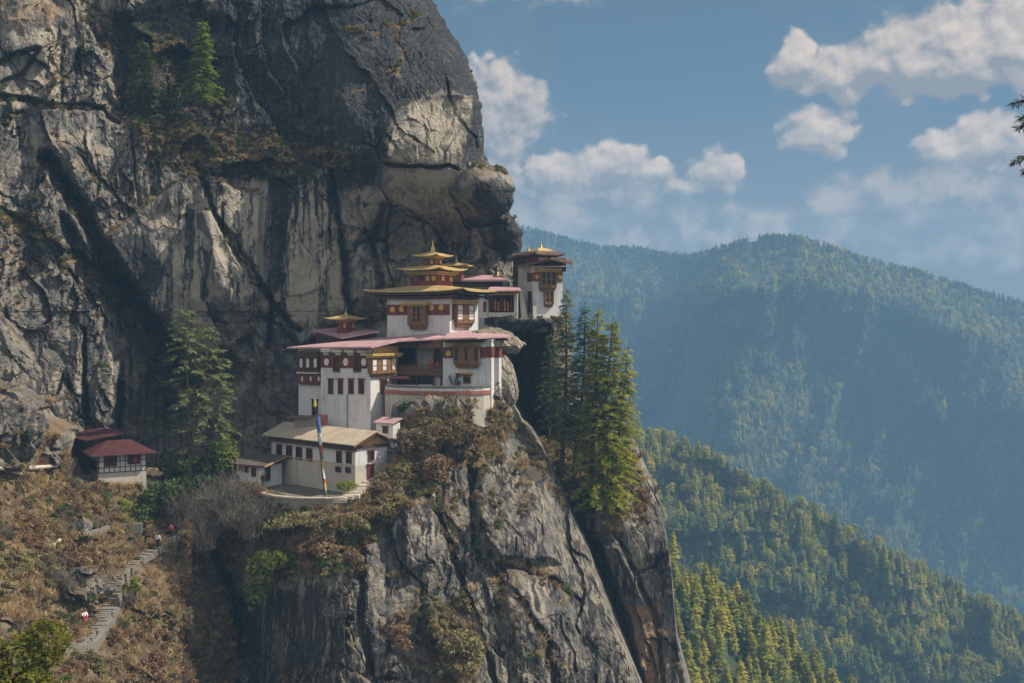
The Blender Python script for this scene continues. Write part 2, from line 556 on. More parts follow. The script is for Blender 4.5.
    dark = np.maximum(dark, .85 * m([(500, 318), (556, 322), (560, 450), (510, 440)], 6))  # rock of the hollow below the tower shelf, shade painted in
    for x, y0, y1, w in ((276, 178, 290, 6), (284, 178, 252, 4), (295, 176, 232, 4), (304, 182, 238, 3), (190, 203, 260, 5), (206, 248, 298, 3), (62, 40, 100, 4), (76, 48, 96, 5),
                         (93, 60, 102, 5), (236, 35, 84, 3), (246, 38, 92, 3), (86, 300, 425, 6), (72, 340, 432, 5), (101, 330, 440, 3), (118, 380, 440, 8), (262, 60, 130, 4),
                         (330, 190, 260, 3), (316, 180, 215, 3), (224, 200, 250, 2.5), (130, 330, 400, 3), (40, 330, 400, 5), (155, 262, 330, 4)):
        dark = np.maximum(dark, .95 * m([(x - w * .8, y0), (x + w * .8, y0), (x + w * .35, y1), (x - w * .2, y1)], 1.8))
    for x, y0, y1, w in ((280, 190, 300, 1.6), (299, 185, 330, 2), (309, 190, 320, 2), (196, 215, 290, 2), (88, 120, 170, 3), (110, 340, 410, 3), (79, 350, 420, 2)):
        streak_pale.append(m([(x - w, y0), (x + w, y0), (x + w, y1), (x - w, y1)], 1.5))
    dark *= 1 - .8 * m([(440, 90), (474, 96), (468, 140), (452, 170), (448, 208), (388, 202), (384, 165), (398, 112)], 3)
    pale = .62 * m([(399, 116), (425, 98), (474, 98), (464, 140), (455, 164), (388, 164)], 4)
    pale = np.maximum(pale, .7 * m([(386, 170), (450, 170), (455, 205), (430, 216), (392, 204)], 5))
    pale = np.maximum(pale, .90 * m([(286, 195), (322, 172), (338, 225), (346, 318), (300, 348), (282, 300)], 3))
    pale = np.maximum(pale, .85 * m([(204, 196), (268, 184), (266, 290), (236, 300), (215, 250)], 3))
    pale = np.maximum(pale, .62 * m([(-160, 100), (30, 100), (60, 160), (20, 220), (-160, 200)], 12))
    pale = np.maximum(pale, .72 * m([(20, 25), (70, 25), (66, 95), (25, 90)], 8))
    pale = np.maximum(pale, .62 * m([(350, 170), (385, 172), (380, 215), (350, 250), (338, 210)], 4))
    pale = np.maximum(pale, .50 * m([(352, 250), (378, 238), (394, 285), (382, 320), (352, 322)], 4))
    pale = np.maximum(pale, .50 * m([(215, 335), (262, 345), (270, 385), (225, 395)], 6))
    pale = np.maximum(pale, .55 * m([(400, 235), (480, 230), (500, 262), (440, 280), (395, 290)], 8))
    pale = np.maximum(pale, .55 * m([(96, 372), (122, 356), (118, 392), (104, 428), (92, 420)], 4))
    pale = np.maximum(pale, .70 * m([(150, 230), (178, 200), (212, 240), (200, 300), (165, 280)], 6))
    pale = np.maximum.reduce([pale, .8 * m([(240, 175), (270, 176), (266, 285), (232, 290)], 3)])
    pale *= 1 - dark * .6
    for q in streak_pale:
        pale = np.maximum(pale, .8 * q)
    streak = .9 * m([(60, 20), (230, 20), (360, 140), (346, 330), (200, 330), (90, 430), (50, 420), (60, 250)], 20)
    streak = np.maximum(streak, .45)
    rust = .55 * m([(-160, -120), (60, -120), (70, 25), (-160, 40)], 15) + .35 * m([(44, 40), (70, 40), (64, 95), (40, 90)], 8)
    veg = .62 * m([(112, 112), (200, 118), (350, 150), (356, 166), (250, 178), (150, 165)], 8)
    veg = np.maximum(veg, .6 * m([(75, -10), (110, 10), (108, 60), (86, 22)], 4))
    veg = np.maximum(veg, .58 * m([(0, 205), (38, 215), (72, 262), (40, 245), (0, 235)], 6))
    veg = np.maximum(veg, .6 * m([(310, 328), (392, 275), (404, 292), (330, 345)], 4))
    veg = np.maximum(veg, .45 * m([(112, 10), (232, 10), (226, 110), (120, 116)], 10))
    for q in ([(340, 28), (362, 30), (376, 36)], [(378, 26), (400, 24), (420, 16)], [(398, 30), (402, 60), (398, 78)], [(352, 92), (364, 88), (374, 84)], [(300, 128), (330, 130)], [(384, 70), (394, 74)], [(476, 166), (505, 172)]):
        veg = np.maximum(veg, .72 * ln(q, 4.5))
    # the side of the rock wraps back from the outline
    t = np.linspace(0, 1, nw + 1)[1:]
    Uw = U[:, -1:] - 30 * t[None, :] ** 1.5
    Dw = D[:, -1:] + 70 * t[None, :] ** 1.3 + 1.5 * fbm(V[:, :nw] / 12, t[None, :] * 8 + z0[:, :nw], z0[:, :nw], 4, 9) * t[None, :]
    W = world_of(np.hstack([U, Uw]), np.hstack([V, V[:, :nw]]), np.hstack([D, Dw]))
    pad = lambda a: np.hstack([a, np.repeat(a[:, -1:], nw, 1)])
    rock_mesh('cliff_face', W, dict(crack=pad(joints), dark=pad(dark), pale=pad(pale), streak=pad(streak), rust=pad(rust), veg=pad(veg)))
    N = grid_normals(W[:, :nc])
    dome = polymask(U, V, [(225, -60), (430, -60), (500, 170), (470, 230), (360, 180), (330, 150), (250, 120)], 10)
    N[..., 2] = N[..., 2] * (1 - .5 * dome) - .04
    scatter_scrub(W[:, :nc], N, veg, U, V, 11, 1.0, .7)


def scatter_scrub(W, N, veg, U, V, seed, dens, ledge=1.0):
    """remember where scrub grows: marked areas, and the steps of the rock"""
    rng = np.random.default_rng(seed)
    cell = np.linalg.norm(np.gradient(W, axis=1), axis=-1) * np.linalg.norm(np.gradient(W, axis=0), axis=-1)
    clump = fbm(W[..., 0] / 3, W[..., 1] / 3, W[..., 2] / 3, 3, seed)
    p = np.clip(veg * 1.3 - .25 + .8 * clump * (veg > .1), 0, 1) * 1.6 + np.clip((N[..., 2] - .52) * 2.2, 0, .6) * (clump > -.1) * ledge
    ok = rng.random(p.shape) < p * cell * dens * 1.5
    ok &= (U > -30) & (V < 715) & (V > -30)
    idx = np.argwhere(ok)
    for i, j in idx:
        SCRUB.append((W[i, j], U[i, j], V[i, j]))


def shell(name, T, u0, u1, base, features, seed, nr=330, nc=430, vmax=790, back=30.0, rk=1.0, round_px=14, vertical=1.9):
    """a rock body below an upper edge T(u): front face, then a top that runs back level from that edge"""
    us = np.linspace(u0, u1, nc)
    U = np.repeat(us[None, :], nr, 0)
    Tu = T(us) + (1.8 * vnoise(us / 9, us * 0, us * 0, seed) + .9 * vnoise(us / 3, us * 0, us * 0, seed + 1)) * (1 if rk > .3 else .3)
    s = np.linspace(0, 1, nr)[:, None] ** 1.15
    V = Tu[None, :] + s * (vmax - Tu[None, :])
    D = base(U, V) + relief(U, V, seed, rk, vertical)
    joints = CRACKS[U.shape]
    at = {k: U * 0 for k in ('dark', 'pale', 'streak', 'rust', 'veg')}
    D = features(U, V, D, at)
    at['crack'] = joints * min(1, rk) * .75
    e = np.clip((V - Tu[None, :]) / round_px, 0, 1)
    D += round_px * .16 * (1 - np.sqrt(1 - (1 - e) ** 2))
    W = world_of(U, V, D)
    nb = 22
    t = np.linspace(1, 0, nb + 1)[:-1, None]
    top = W[0][None]
    B = np.repeat(top, nb, 0).copy()
    B[..., 1] += back * t ** 1.2
    B[..., 0] *= 1 + (back * t ** 1.2 / top[..., 1]) * .55
    B[..., 2] += .35 * fbm(B[..., 0] / 3, B[..., 1] / 3, B[..., 2] * 0, 4, seed + 3) * np.minimum(1, t * 4)
    W2 = np.vstack([B, W])
    pad = lambda a: np.vstack([np.repeat(a[:1], nb, 0), a])
    rock_mesh(name, W2, {k: pad(a) for k, a in at.items()})
    scatter_scrub(W, grid_normals(W), at['veg'], U, V, seed + 50, .62 if name == 'hillside' else .8, .45)
    return W, U, V


def cliff_buttress():
    T = curve([(150, 486), (200, 476), (235, 481), (258, 490), (278, 500), (305, 503), (345, 502), (360, 492), (385, 472), (388, 440), (392, 405), (420, 395),
               (470, 393), (490, 387), (500, 384), (503, 395), (515, 410), (522, 425), (540, 450), (558, 480), (575, 520), (592, 560), (606, 600),
               (622, 640), (640, 683), (680, 785)])
    base = tps([(150, 480, 152), (150, 600, 152), (150, 780, 148), (205, 480, 142), (205, 560, 143), (205, 683, 137), (258, 487, 131), (300, 500, 127),
                (345, 500, 127), (300, 560, 124), (300, 683, 120), (385, 470, 131), (390, 430, 137), (400, 404, 137.2), (450, 394, 136.3), (490, 388, 139),
                (503, 395, 142), (430, 480, 131), (520, 430, 146), (430, 600, 124), (430, 780, 116), (540, 480, 141), (520, 560, 131), (575, 520, 143),
                (560, 620, 131), (622, 640, 140), (640, 683, 140), (600, 780, 130), (680, 780, 136), (300, 780, 113), (205, 780, 130)])

    def feat(U, V, D, at):
        z0 = U * 0
        nz1, nz2 = fbm(U / 14, V / 14, z0, 4, 81), fbm(U / 14, V / 14, z0 + 5, 4, 82)
        m = lambda pts, soft=3: polymask(U + 4 * nz1, V + 4 * nz2, pts, soft)
        ln = lambda pts, w: linemask(U + 3 * nz1, V + 3 * nz2, pts, w)
        D = D + 6 * m([(165, 545), (225, 560), (250, 620), (215, 700), (175, 700)], 12)
        D += 2.0 * ln([(468, 440), (478, 560), (520, 600), (545, 640), (560, 700)], 6)
        D += 2.2 * ln([(360, 540), (362, 620), (375, 690)], 6)
        D -= 2.0 * m([(478, 450), (540, 470), (556, 560), (500, 560), (482, 540)], 5)
        D -= 1.6 * m([(400, 505), (436, 480), (436, 560), (408, 575)], 5)
        D -= 1.8 * m([(500, 575), (560, 570), (590, 690), (520, 690)], 6)
        D += 1.6 * ln([(498, 565), (545, 575), (580, 600)], 4)
        D += 2.0 * ln([(395, 440), (440, 520), (470, 600), (500, 700)], 4)
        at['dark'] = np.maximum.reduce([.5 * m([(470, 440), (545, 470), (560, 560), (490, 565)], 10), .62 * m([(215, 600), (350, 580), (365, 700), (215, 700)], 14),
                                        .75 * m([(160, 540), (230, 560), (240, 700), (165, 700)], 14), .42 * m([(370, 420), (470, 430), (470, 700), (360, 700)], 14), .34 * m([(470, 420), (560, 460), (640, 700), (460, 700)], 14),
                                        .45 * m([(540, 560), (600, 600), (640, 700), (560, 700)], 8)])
        at['streak'] = .8 + z0
        at['pale'] = np.maximum.reduce([.65 * m([(392, 520), (436, 480), (440, 545), (408, 570)], 6), .55 * m([(500, 365), (516, 345), (528, 420), (520, 440), (480, 430)], 6),
                                        .8 * m([(540, 495), (551, 510), (546, 535), (538, 525)], 3), .7 * m([(380, 580), (392, 570), (388, 630), (382, 640)], 3),
                                        .5 * m([(520, 580), (560, 565), (580, 610), (540, 640)], 8), .45 * m([(330, 595), (345, 590), (340, 680), (325, 680)], 4)])
        at['veg'] = np.maximum.reduce([.95 * m([(195, 470), (260, 490), (350, 505), (395, 470), (400, 415), (500, 395), (520, 428), (480, 470), (420, 465), (430, 505), (395, 510), (362, 560),
                                                (345, 575), (250, 575), (190, 560)], 10),
                                       .5 * m([(395, 430), (440, 470), (470, 530), (455, 560), (420, 500)], 8), .7 * m([(425, 605), (470, 590), (490, 640), (470, 700), (430, 690)], 8),
                                       .6 * m([(380, 630), (420, 590), (430, 640), (395, 650)], 6), .42 * m([(470, 470), (500, 560), (560, 640), (590, 690), (520, 660), (470, 560)], 8),
                                       .7 * ln([(500, 400), (530, 440), (545, 480), (560, 500)], 7), .6 * ln([(498, 562), (540, 572), (570, 600)], 8)])
        return D
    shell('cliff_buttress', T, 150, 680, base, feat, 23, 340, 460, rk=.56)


def cliff_spur():
    T = curve([(505, 432), (540, 440), (570, 446), (600, 447), (632, 452), (645, 463), (652, 482), (660, 502), (665, 525), (671, 560), (674, 600),
               (678, 640), (690, 690), (712, 785)])
    base = tps([(505, 440, 166), (560, 470, 151), (575, 485, 150), (600, 520, 147), (635, 455, 153), (650, 500, 151), (640, 560, 147), (660, 600, 149),
                (590, 540, 150), (610, 600, 152), (625, 640, 151), (640, 690, 148), (665, 690, 147), (690, 780, 147), (600, 780, 150), (540, 560, 160),
                (560, 450, 158), (600, 450, 157), (510, 600, 160), (510, 780, 160)])

    def feat(U, V, D, at):
        z0 = U * 0
        nz1, nz2 = fbm(U / 14, V / 14, z0, 4, 91), fbm(U / 14, V / 14, z0 + 5, 4, 92)
        m = lambda pts, soft=3: polymask(U + 3 * nz1, V + 3 * nz2, pts, soft)
        ln = lambda pts, w: linemask(U + 3 * nz1, V + 3 * nz2, pts, w)
        D = D + 7 * ln([(578, 515), (600, 560), (620, 615), (640, 690)], 9)
        D += 2.0 * ln([(622, 545), (638, 580), (658, 625), (664, 690)], 4)
        D -= 1.5 * m([(600, 545), (622, 545), (655, 620), (640, 690), (620, 640)], 4)
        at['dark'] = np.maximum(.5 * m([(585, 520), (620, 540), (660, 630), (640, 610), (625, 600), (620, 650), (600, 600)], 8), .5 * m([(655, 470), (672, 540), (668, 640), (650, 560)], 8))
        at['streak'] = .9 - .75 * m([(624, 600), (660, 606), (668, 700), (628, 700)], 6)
        at['pale'] = .8 * m([(628, 606), (656, 606), (660, 700), (632, 700)], 4)
        at['rust'] = 1.1 * m([(622, 604), (660, 604), (668, 700), (628, 700)], 5)
        at['veg'] = np.maximum(.9 * m([(505, 430), (632, 450), (640, 480), (620, 530), (600, 545), (575, 520), (540, 480)], 8), .55 * m([(632, 452), (650, 480), (650, 530), (620, 520)], 6))
        return D
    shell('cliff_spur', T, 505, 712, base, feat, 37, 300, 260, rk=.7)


def hillside():
    T = curve([(-160, 372), (-40, 385), (0, 392), (20, 405), (40, 428), (58, 440), (75, 472), (100, 487), (145, 487), (165, 497), (180, 516), (200, 545), (225, 600),
               (245, 690), (262, 788)])
    base = tps([(-160, 380, 108), (0, 392, 122), (55, 440, 128), (75, 475, 131), (100, 492, 129), (145, 492, 132), (170, 530, 131), (130, 565, 122), (115, 600, 115),
                (90, 640, 107), (0, 560, 108), (0, 683, 93), (60, 683, 98), (140, 683, 109), (200, 683, 123), (240, 780, 120), (-160, 683, 84), (100, 780, 92),
                (-160, 780, 74), (180, 600, 125), (40, 500, 120)])

    def feat(U, V, D, at):
        z0 = U * 0
        nz1, nz2 = fbm(U / 12, V / 12, z0, 4, 61), fbm(U / 12, V / 12, z0 + 5, 4, 62)
        m = lambda pts, soft=3: polymask(U + 5 * nz1, V + 5 * nz2, pts, soft)
        rocks = [m([(-40, 385), (22, 395), (42, 430), (30, 470), (-40, 470)], 5), .9 * m([(56, 432), (64, 452), (52, 470), (40, 460)], 4),
                 m([(72, 565), (100, 568), (106, 590), (82, 604), (62, 600)], 4), .9 * m([(78, 515), (95, 522), (98, 540), (80, 535)], 4)]
        rk = np.maximum.reduce(rocks)
        D = D - 1.8 * rk + 1.8 * rk * facets(U, V, 12, 5, 1.2, .3)[0]
        at['veg'] = np.clip(.98 - rk * 1.1, 0, 1)
        at['streak'] = .4 + z0
        at['dark'] = .3 * rk
        return D
    return shell('hillside', T, -160, 262, base, feat, 53, 300, 300, rk=.38, back=16, round_px=8, vertical=1.0)


cliff_face()
cliff_buttress()
cliff_spur()
HILL = hillside()


# ------------------------------------------------------------------ mountains and their forest
def forest_floor_material():
    m, T = new_mat('forest_floor')
    pos = T.node('ShaderNodeNewGeometry').outputs['Position']
    n = T.noise(pos, 0.05, 5.0, 0.6)
    n2 = T.noise(pos, 0.5, 4.0, 0.6)
    col = T.mix(T.ss(n, .35, .65), (0.030, 0.048, 0.024), (0.058, 0.074, 0.032))
    col = T.mix(T.ss(n2, .62, .78, 0, .5), col, (0.11, 0.10, 0.065))
    finish(T, col, 0.95)
    return m


FLOOR = forest_floor_material()


def leaf_material(name, dark, light, warm=None, trans=0.35):
    """foliage: varies from leaf clump to leaf clump and from plant to plant, lets light through"""
    m, T = new_mat(name)
    pos = T.node('ShaderNodeNewGeometry').outputs['Position']
    oi = T.node('ShaderNodeObjectInfo')
    n = T.noise(pos, 0.9, 2.0, 0.6)
    f = T.m('ADD', T.m('MULTIPLY', n, .9), T.m('MULTIPLY', oi.outputs['Random'], .3))
    col = T.mix(T.ss(f, .32, .80), dark, light)
    if warm:
        col = T.mix(T.ss(oi.outputs['Random'], .62, .9, 0, .8), col, warm)
    d = T.node('ShaderNodeBsdfDiffuse')
    t = T.node('ShaderNodeBsdfTranslucent')
    T.put(d.inputs[0], col)
    T.put(t.inputs[0], T.mix(0.5, col, T.mix(1.0, col, (2.2, 2.0, 0.6), 'MULTIPLY')))
    mx = T.node('ShaderNodeMixShader')
    mx.inputs[0].default_value = trans
    T.l.new(d.outputs[0], mx.inputs[1])
    T.l.new(t.outputs[0], mx.inputs[2])
    o = T.node('ShaderNodeOutputMaterial')
    T.l.new(mx.outputs[0], o.inputs[0])
    return m


def bark_material():
    m, T = new_mat('bark')
    pos = T.node('ShaderNodeNewGeometry').outputs['Position']
    n = T.noise(T.vm('MULTIPLY', pos, (5, 5, 1)), 1.0, 4.0)
    finish(T, T.mix(n, (0.035, 0.028, 0.022), (0.15, 0.125, 0.10)), 0.95, n, .5, .05)
    return m


BARK = bark_material()
NEEDLE_FAR = leaf_material('far_needles', (0.070, 0.115, 0.045), (0.150, 0.200, 0.060), (0.190, 0.215, 0.060), .35)
NEEDLE_SUN = leaf_material('sunlit_needles', (0.160, 0.185, 0.036), (0.340, 0.330, 0.056), (0.440, 0.385, 0.070), .46)  # brighter needle copy for sunny slopes and crests, sunlight put into the colour
BROAD_FAR = leaf_material('far_broadleaf', (0.055, 0.085, 0.045), (0.115, 0.155, 0.075), (0.170, 0.170, 0.085), .28)


def lowpoly_conifer(seed, tiers=9, per=9, slim=.20):
    """a small conifer one unit tall: tiers of drooping sprays round a thin trunk"""
    rng = random.Random(seed)
    V, Fc = [], []

    def tri(a, b, c):
        i = len(V)
        V.extend((a, b, c))
        Fc.append((i, i + 1, i + 2))
    for k in range(3):
        a0, a1 = k * 2.1, (k + 1) * 2.1
        tri((.018 * math.cos(a0), .018 * math.sin(a0), 0), (.018 * math.cos(a1), .018 * math.sin(a1), 0), (0, 0, .9))
    for t in range(tiers):
        f = t / (tiers - 1)
        z = .16 + .80 * f
        r = slim * (1 - f) ** .55 * rng.uniform(.85, 1.12) + .018
        for k in range(per if f < .8 else max(4, per // 2)):
            a = (k + rng.random() * .8) / per * 6.283 + t
            rr = r * rng.uniform(.65, 1.15)
            zz = z + rng.uniform(-.03, .03)
            dz = -.32 * rr + rng.uniform(-.015, .02)
            w = .36 * rr + .012
            ca, sa = math.cos(a), math.sin(a)
            tip = (ca * rr, sa * rr, zz + dz)
            m1 = (ca * rr * .45 - sa * w, sa * rr * .45 + ca * w, zz + dz * .35 - .01)
            m2 = (ca * rr * .45 + sa * w, sa * rr * .45 - ca * w, zz + dz * .35 - .01)
            top = (ca * rr * .1, sa * rr * .1, zz + .045)
            tri(top, m1, tip)
            tri(top, tip, m2)
    return V, Fc


def lowpoly_broadleaf(seed, n=175):
    rng = random.Random(seed)
    V, Fc = [], []
    lumps = [(rng.uniform(-.19, .19), rng.uniform(-.19, .19), rng.uniform(.44, .76), rng.uniform(.19, .27)) for _ in range(6)] + [(0, 0, .48, .26), (0, 0, .66, .26)]
    for k in range(3):
        a0, a1 = k * 2.1, (k + 1) * 2.1
        i = len(V)
        V.extend([(.03 * math.cos(a0), .03 * math.sin(a0), 0), (.03 * math.cos(a1), .03 * math.sin(a1), 0), (0, 0, .93)])
        Fc.append((i, i + 1, i + 2))
    for _ in range(n):
        cx, cy, cz, r = rng.choice(lumps)
        d = Vector((rng.gauss(0, 1), rng.gauss(0, 1), rng.gauss(.35, 1))).normalized()
        c = Vector((cx, cy, cz)) + d * r * rng.uniform(.75, 1.05)
        t = d.cross(Vector((rng.gauss(0, 1), rng.gauss(0, 1), rng.gauss(0, 1)))).normalized()
        b = d.cross(t)
        s = rng.uniform(.045, .085)
        nn = d * s * rng.uniform(-.7, .5)
        i = len(V)
        V.extend([c - t * s + nn, c + b * s, c + t * s + nn, c - b * s * .8])
        Fc.extend([(i, i + 1, i + 2), (i, i + 2, i + 3)])
    return V, Fc


def proto(name, vf, mat):
    me = np_mesh(name, np.array([tuple(p) for p in vf[0]]), np.array(vf[1]), mat, smooth=False)
    return bpy.data.objects.new(name, me)


CONIFERS = [proto('conifer', lowpoly_conifer(k, 9 + k % 3, 8, (.23, .27, .31, .20)[k]), NEEDLE_FAR) for k in range(4)]
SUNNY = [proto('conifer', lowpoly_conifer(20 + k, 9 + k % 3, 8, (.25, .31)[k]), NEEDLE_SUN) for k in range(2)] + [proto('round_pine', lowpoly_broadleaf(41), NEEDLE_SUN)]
BROADLEAVES = [proto('broadleaf_tree', lowpoly_broadleaf(40 + k), BROAD_FAR) for k in range(3)]


def instance_cloud(name, protos, pts, scl, pick, rot=None, label=None):
    """one 'stuff' object: plants nobody could count, set out by geometry nodes on given points"""
    me = bpy.data.meshes.new(name)
    pts = np.asarray(pts, np.float32)
    me.vertices.add(len(pts))
    me.vertices.foreach_set('co', pts.ravel())
    rng = np.random.default_rng(5)
    for k, a in (('scl', scl), ('spin', rng.random(len(pts)) * 6.283)):
        at = me.attributes.new(k, 'FLOAT', 'POINT')
        at.data.foreach_set('value', np.asarray(a, np.float32))
    at = me.attributes.new('pick', 'INT', 'POINT')
    at.data.foreach_set('value', np.asarray(pick, np.int32))
    o = link(bpy.data.objects.new(name, me))
    coll = bpy.data.collections.new(name + '_kinds')
    for i, p in enumerate(protos):
        q = bpy.data.objects.new('%02d_%s' % (i, p.name), p.data)
        coll.objects.link(q)
    ng = bpy.data.node_groups.new(name, 'GeometryNodeTree')
    ng.interface.new_socket('Geometry', in_out='INPUT', socket_type='NodeSocketGeometry')
    ng.interface.new_socket('Geometry', in_out='OUTPUT', socket_type='NodeSocketGeometry')
    gi, go = ng.nodes.new('NodeGroupInput'), ng.nodes.new('NodeGroupOutput')
    ip = ng.nodes.new('GeometryNodeInstanceOnPoints')
    ci = ng.nodes.new('GeometryNodeCollectionInfo')
    ci.inputs['Collection'].default_value = coll
    ci.inputs['Separate Children'].default_value = True
    ci.inputs['Reset Children'].default_value = True

    def named(key, typ):
        nd = ng.nodes.new('GeometryNodeInputNamedAttribute')
        nd.data_type = typ
        nd.inputs[0].default_value = key
        return nd.outputs[0]
    ng.links.new(gi.outputs[0], ip.inputs['Points'])
    ng.links.new(ci.outputs[0], ip.inputs['Instance'])
    ip.inputs['Pick Instance'].default_value = True
    ng.links.new(named('pick', 'INT'), ip.inputs['Instance Index'])
    cx = ng.nodes.new('ShaderNodeCombineXYZ')
    ng.links.new(named('spin', 'FLOAT'), cx.inputs[2])
    ng.links.new(cx.outputs[0], ip.inputs['Rotation'])
    ng.links.new(named('scl', 'FLOAT'), ip.inputs['Scale'])
    ng.links.new(ip.outputs[0], go.inputs[0])
    md = o.modifiers.new('plants', 'NODES')
    md.node_group = ng
    return tag(o, label, kind='stuff')


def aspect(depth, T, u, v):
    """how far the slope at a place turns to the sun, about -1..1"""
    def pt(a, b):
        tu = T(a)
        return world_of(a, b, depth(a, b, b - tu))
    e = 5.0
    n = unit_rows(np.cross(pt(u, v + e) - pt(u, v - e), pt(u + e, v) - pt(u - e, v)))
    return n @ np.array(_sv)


def unit_rows(a):
    return a / (np.linalg.norm(a, axis=-1, keepdims=True) + 1e-9)


def mountain(name, T, u0, u1, vbot, depth, nr, nc, behind=300, seed=1):
    us = np.linspace(u0, u1, nc)
    Tu = T(us) + 1.5 * fbm(us / 20, us * 0, us * 0, 4, seed)
    s = np.linspace(0, 1, nr)[:, None]
    V = Tu[None] + s * (vbot - Tu[None])
    U = np.repeat(us[None], nr, 0)
    D = depth(U, V, V - Tu[None])
    W = world_of(U, V, D)
    t = np.linspace(1, 0, 9)[:-1, None]
    B = np.repeat(W[:1], 8, 0).copy()
    B[..., 1] += behind * t
    B[..., 2] -= behind * .55 * t ** 1.4
    me = np_mesh(name, np.vstack([B, W]).reshape(-1, 3), grid_faces(nr + 8, nc), FLOOR)
    tag(link(bpy.data.objects.new(name, me)), kind='structure')
    return us, Tu, depth, T


def plant_mountain(M, u0, u1, vbot, spacing, seed, size, crest_extra=0):
    """points on the mountain's surface with about one tree per spacing^2 pixels"""
    us, Tu, depth, T = M
    rng = np.random.default_rng(seed)
    n = int((u1 - u0) * (vbot - Tu.min()) / spacing ** 2)
    u = rng.uniform(u0, u1, n)
    v = rng.uniform(Tu.min(), vbot, n)
    tu = np.interp(u, us, Tu)
    k = v > tu + .6
    u, v, tu = u[k], v[k], tu[k]
    if crest_extra:
        uc = rng.uniform(u0, u1, crest_extra)
        tc = np.interp(uc, us, Tu)
        u, v, tu = np.concatenate([u, uc]), np.concatenate([v, tc + .6]), np.concatenate([tu, tc])
    d = depth(u, v, v - tu)
    w = world_of(u, v, d)
    w[:, 2] -= .4
    return w, u, v, v - tu


def far_mountain():
    T = curve([(300, 215), (420, 205), (515, 227), (560, 239), (600, 249), (640, 251), (690, 259), (712, 254), (740, 245), (765, 240), (800, 240), (835, 252), (880, 265),
               (930, 277), (980, 294), (1024, 306), (1100, 330), (1250, 380)])

    def depth(U, V, dv):
        z = U * 0
        wu = U + 18 * fbm(U / 90, V / 90, z, 3, 301)
        ln = lambda pts, w: linemask(wu, V, pts, w)
        d = 1650 - 1.15 * dv + .35 * (U - 760) * sstep(dv, 0, 80) + 300 * sstep(U, 740, 640) + 60 * sstep(U, 700, 500)
        g = sstep(dv, 0, 50)
        d = d - 75 * ln([(800, 238), (848, 300), (915, 380), (1000, 465), (1060, 530)], 60) * (.35 + .65 * g)
        d = d - 60 * ln([(700, 250), (640, 330), (600, 400)], 60) * g
        d = d - 190 * ln([(770, 240), (735, 320), (690, 400), (655, 500), (640, 600)], 150) * (.4 + .6 * g)
        d = d - 85 * ln([(960, 286), (1010, 350), (1090, 430)], 85) * g
        d = d - 120 * ln([(600, 246), (570, 320), (575, 420)], 70) * g
        d = d - 90 * ln([(880, 265), (940, 330), (1000, 390), (1060, 440)], 50) * g
        rid = fbm(wu / 60 + V / 150, V / 120, z, 5, 311, ridge=True, gain=.55)
        d = d - 80 * rid * (.3 + .7 * g) - 26 * fbm(U / 16, V / 20, z, 4, 331)
        return d
    M = mountain('mountain', T, 300, 1250, 640, depth, 230, 420, 500, 7)
    w, u, v, dv = plant_mountain(M, 420, 1160, 625, 3.1, 21, None, 900)
    rng = np.random.default_rng(22)
    n = len(w)
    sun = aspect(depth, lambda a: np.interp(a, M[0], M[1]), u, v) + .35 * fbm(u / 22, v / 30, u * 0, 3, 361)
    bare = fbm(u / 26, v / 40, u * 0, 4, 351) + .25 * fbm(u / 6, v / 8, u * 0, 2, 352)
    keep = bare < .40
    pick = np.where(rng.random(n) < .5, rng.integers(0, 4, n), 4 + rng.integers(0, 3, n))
    pick = np.where(rng.random(n) < np.clip((sun - .42) * 1.5, 0, .75), 7 + rng.integers(0, 3, n), pick)  # slopes turned to the sun get the brighter copies: light painted by choice
    scl = rng.uniform(7.5, 13.5, n) * np.where((pick > 3) & (pick < 7), .8, 1.0)
    k = keep
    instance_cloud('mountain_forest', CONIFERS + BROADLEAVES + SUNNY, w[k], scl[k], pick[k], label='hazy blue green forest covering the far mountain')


def ridge(name, T, u0, u1, vbot, depth, spacing, sun_pick, sunny, size, n_ind, seed, stuff, ind_label, crest, round_kinds=3):
    M = mountain(name, T, u0, u1, vbot, depth, 120, 260, 120, seed)
    w, u, v, dv = plant_mountain(M, u0, u1, vbot, spacing, seed + 1, None, crest)
    rng = np.random.default_rng(seed + 2)
    n = len(w)
    pc = sun_pick(u, v, dv)
    pick = np.where(rng.random(n) < pc, rng.integers(0, 4, n), 4 + rng.integers(0, 3, n))
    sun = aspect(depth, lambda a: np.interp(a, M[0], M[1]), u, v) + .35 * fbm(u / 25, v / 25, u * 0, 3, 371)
    pick = np.where(rng.random(n) < np.clip((sun - .30) * 1.8, 0, .7) + sunny(u, v, dv), 7 + rng.integers(0, round_kinds, n), pick)  # brighter copies on sun-facing ground and crests, light put into the tree colour
    scl = rng.uniform(size[0], size[1], n) * np.where((pick > 3) & (pick < 7), .82, 1.0)
    vis = (u > 640) & (u < 1030) & (v < 700)
    px = scl / w[:, 1] * F * vis
    order = np.argsort(-px)
    ind = order[:n_ind]
    ind = ind[px[ind] > 0]
    rest = np.setdiff1d(np.arange(n), ind)
    protos = CONIFERS + BROADLEAVES + SUNNY
    for i in ind:
        p = protos[pick[i]]
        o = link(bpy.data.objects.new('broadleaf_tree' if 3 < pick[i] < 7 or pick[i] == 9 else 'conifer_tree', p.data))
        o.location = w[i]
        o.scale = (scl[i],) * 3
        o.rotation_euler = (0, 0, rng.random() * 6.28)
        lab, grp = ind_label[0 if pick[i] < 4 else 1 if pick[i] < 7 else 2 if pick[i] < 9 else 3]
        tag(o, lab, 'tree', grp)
    if len(rest):
        instance_cloud(stuff[0], protos, w[rest], scl[rest], pick[rest], label=stuff[1])


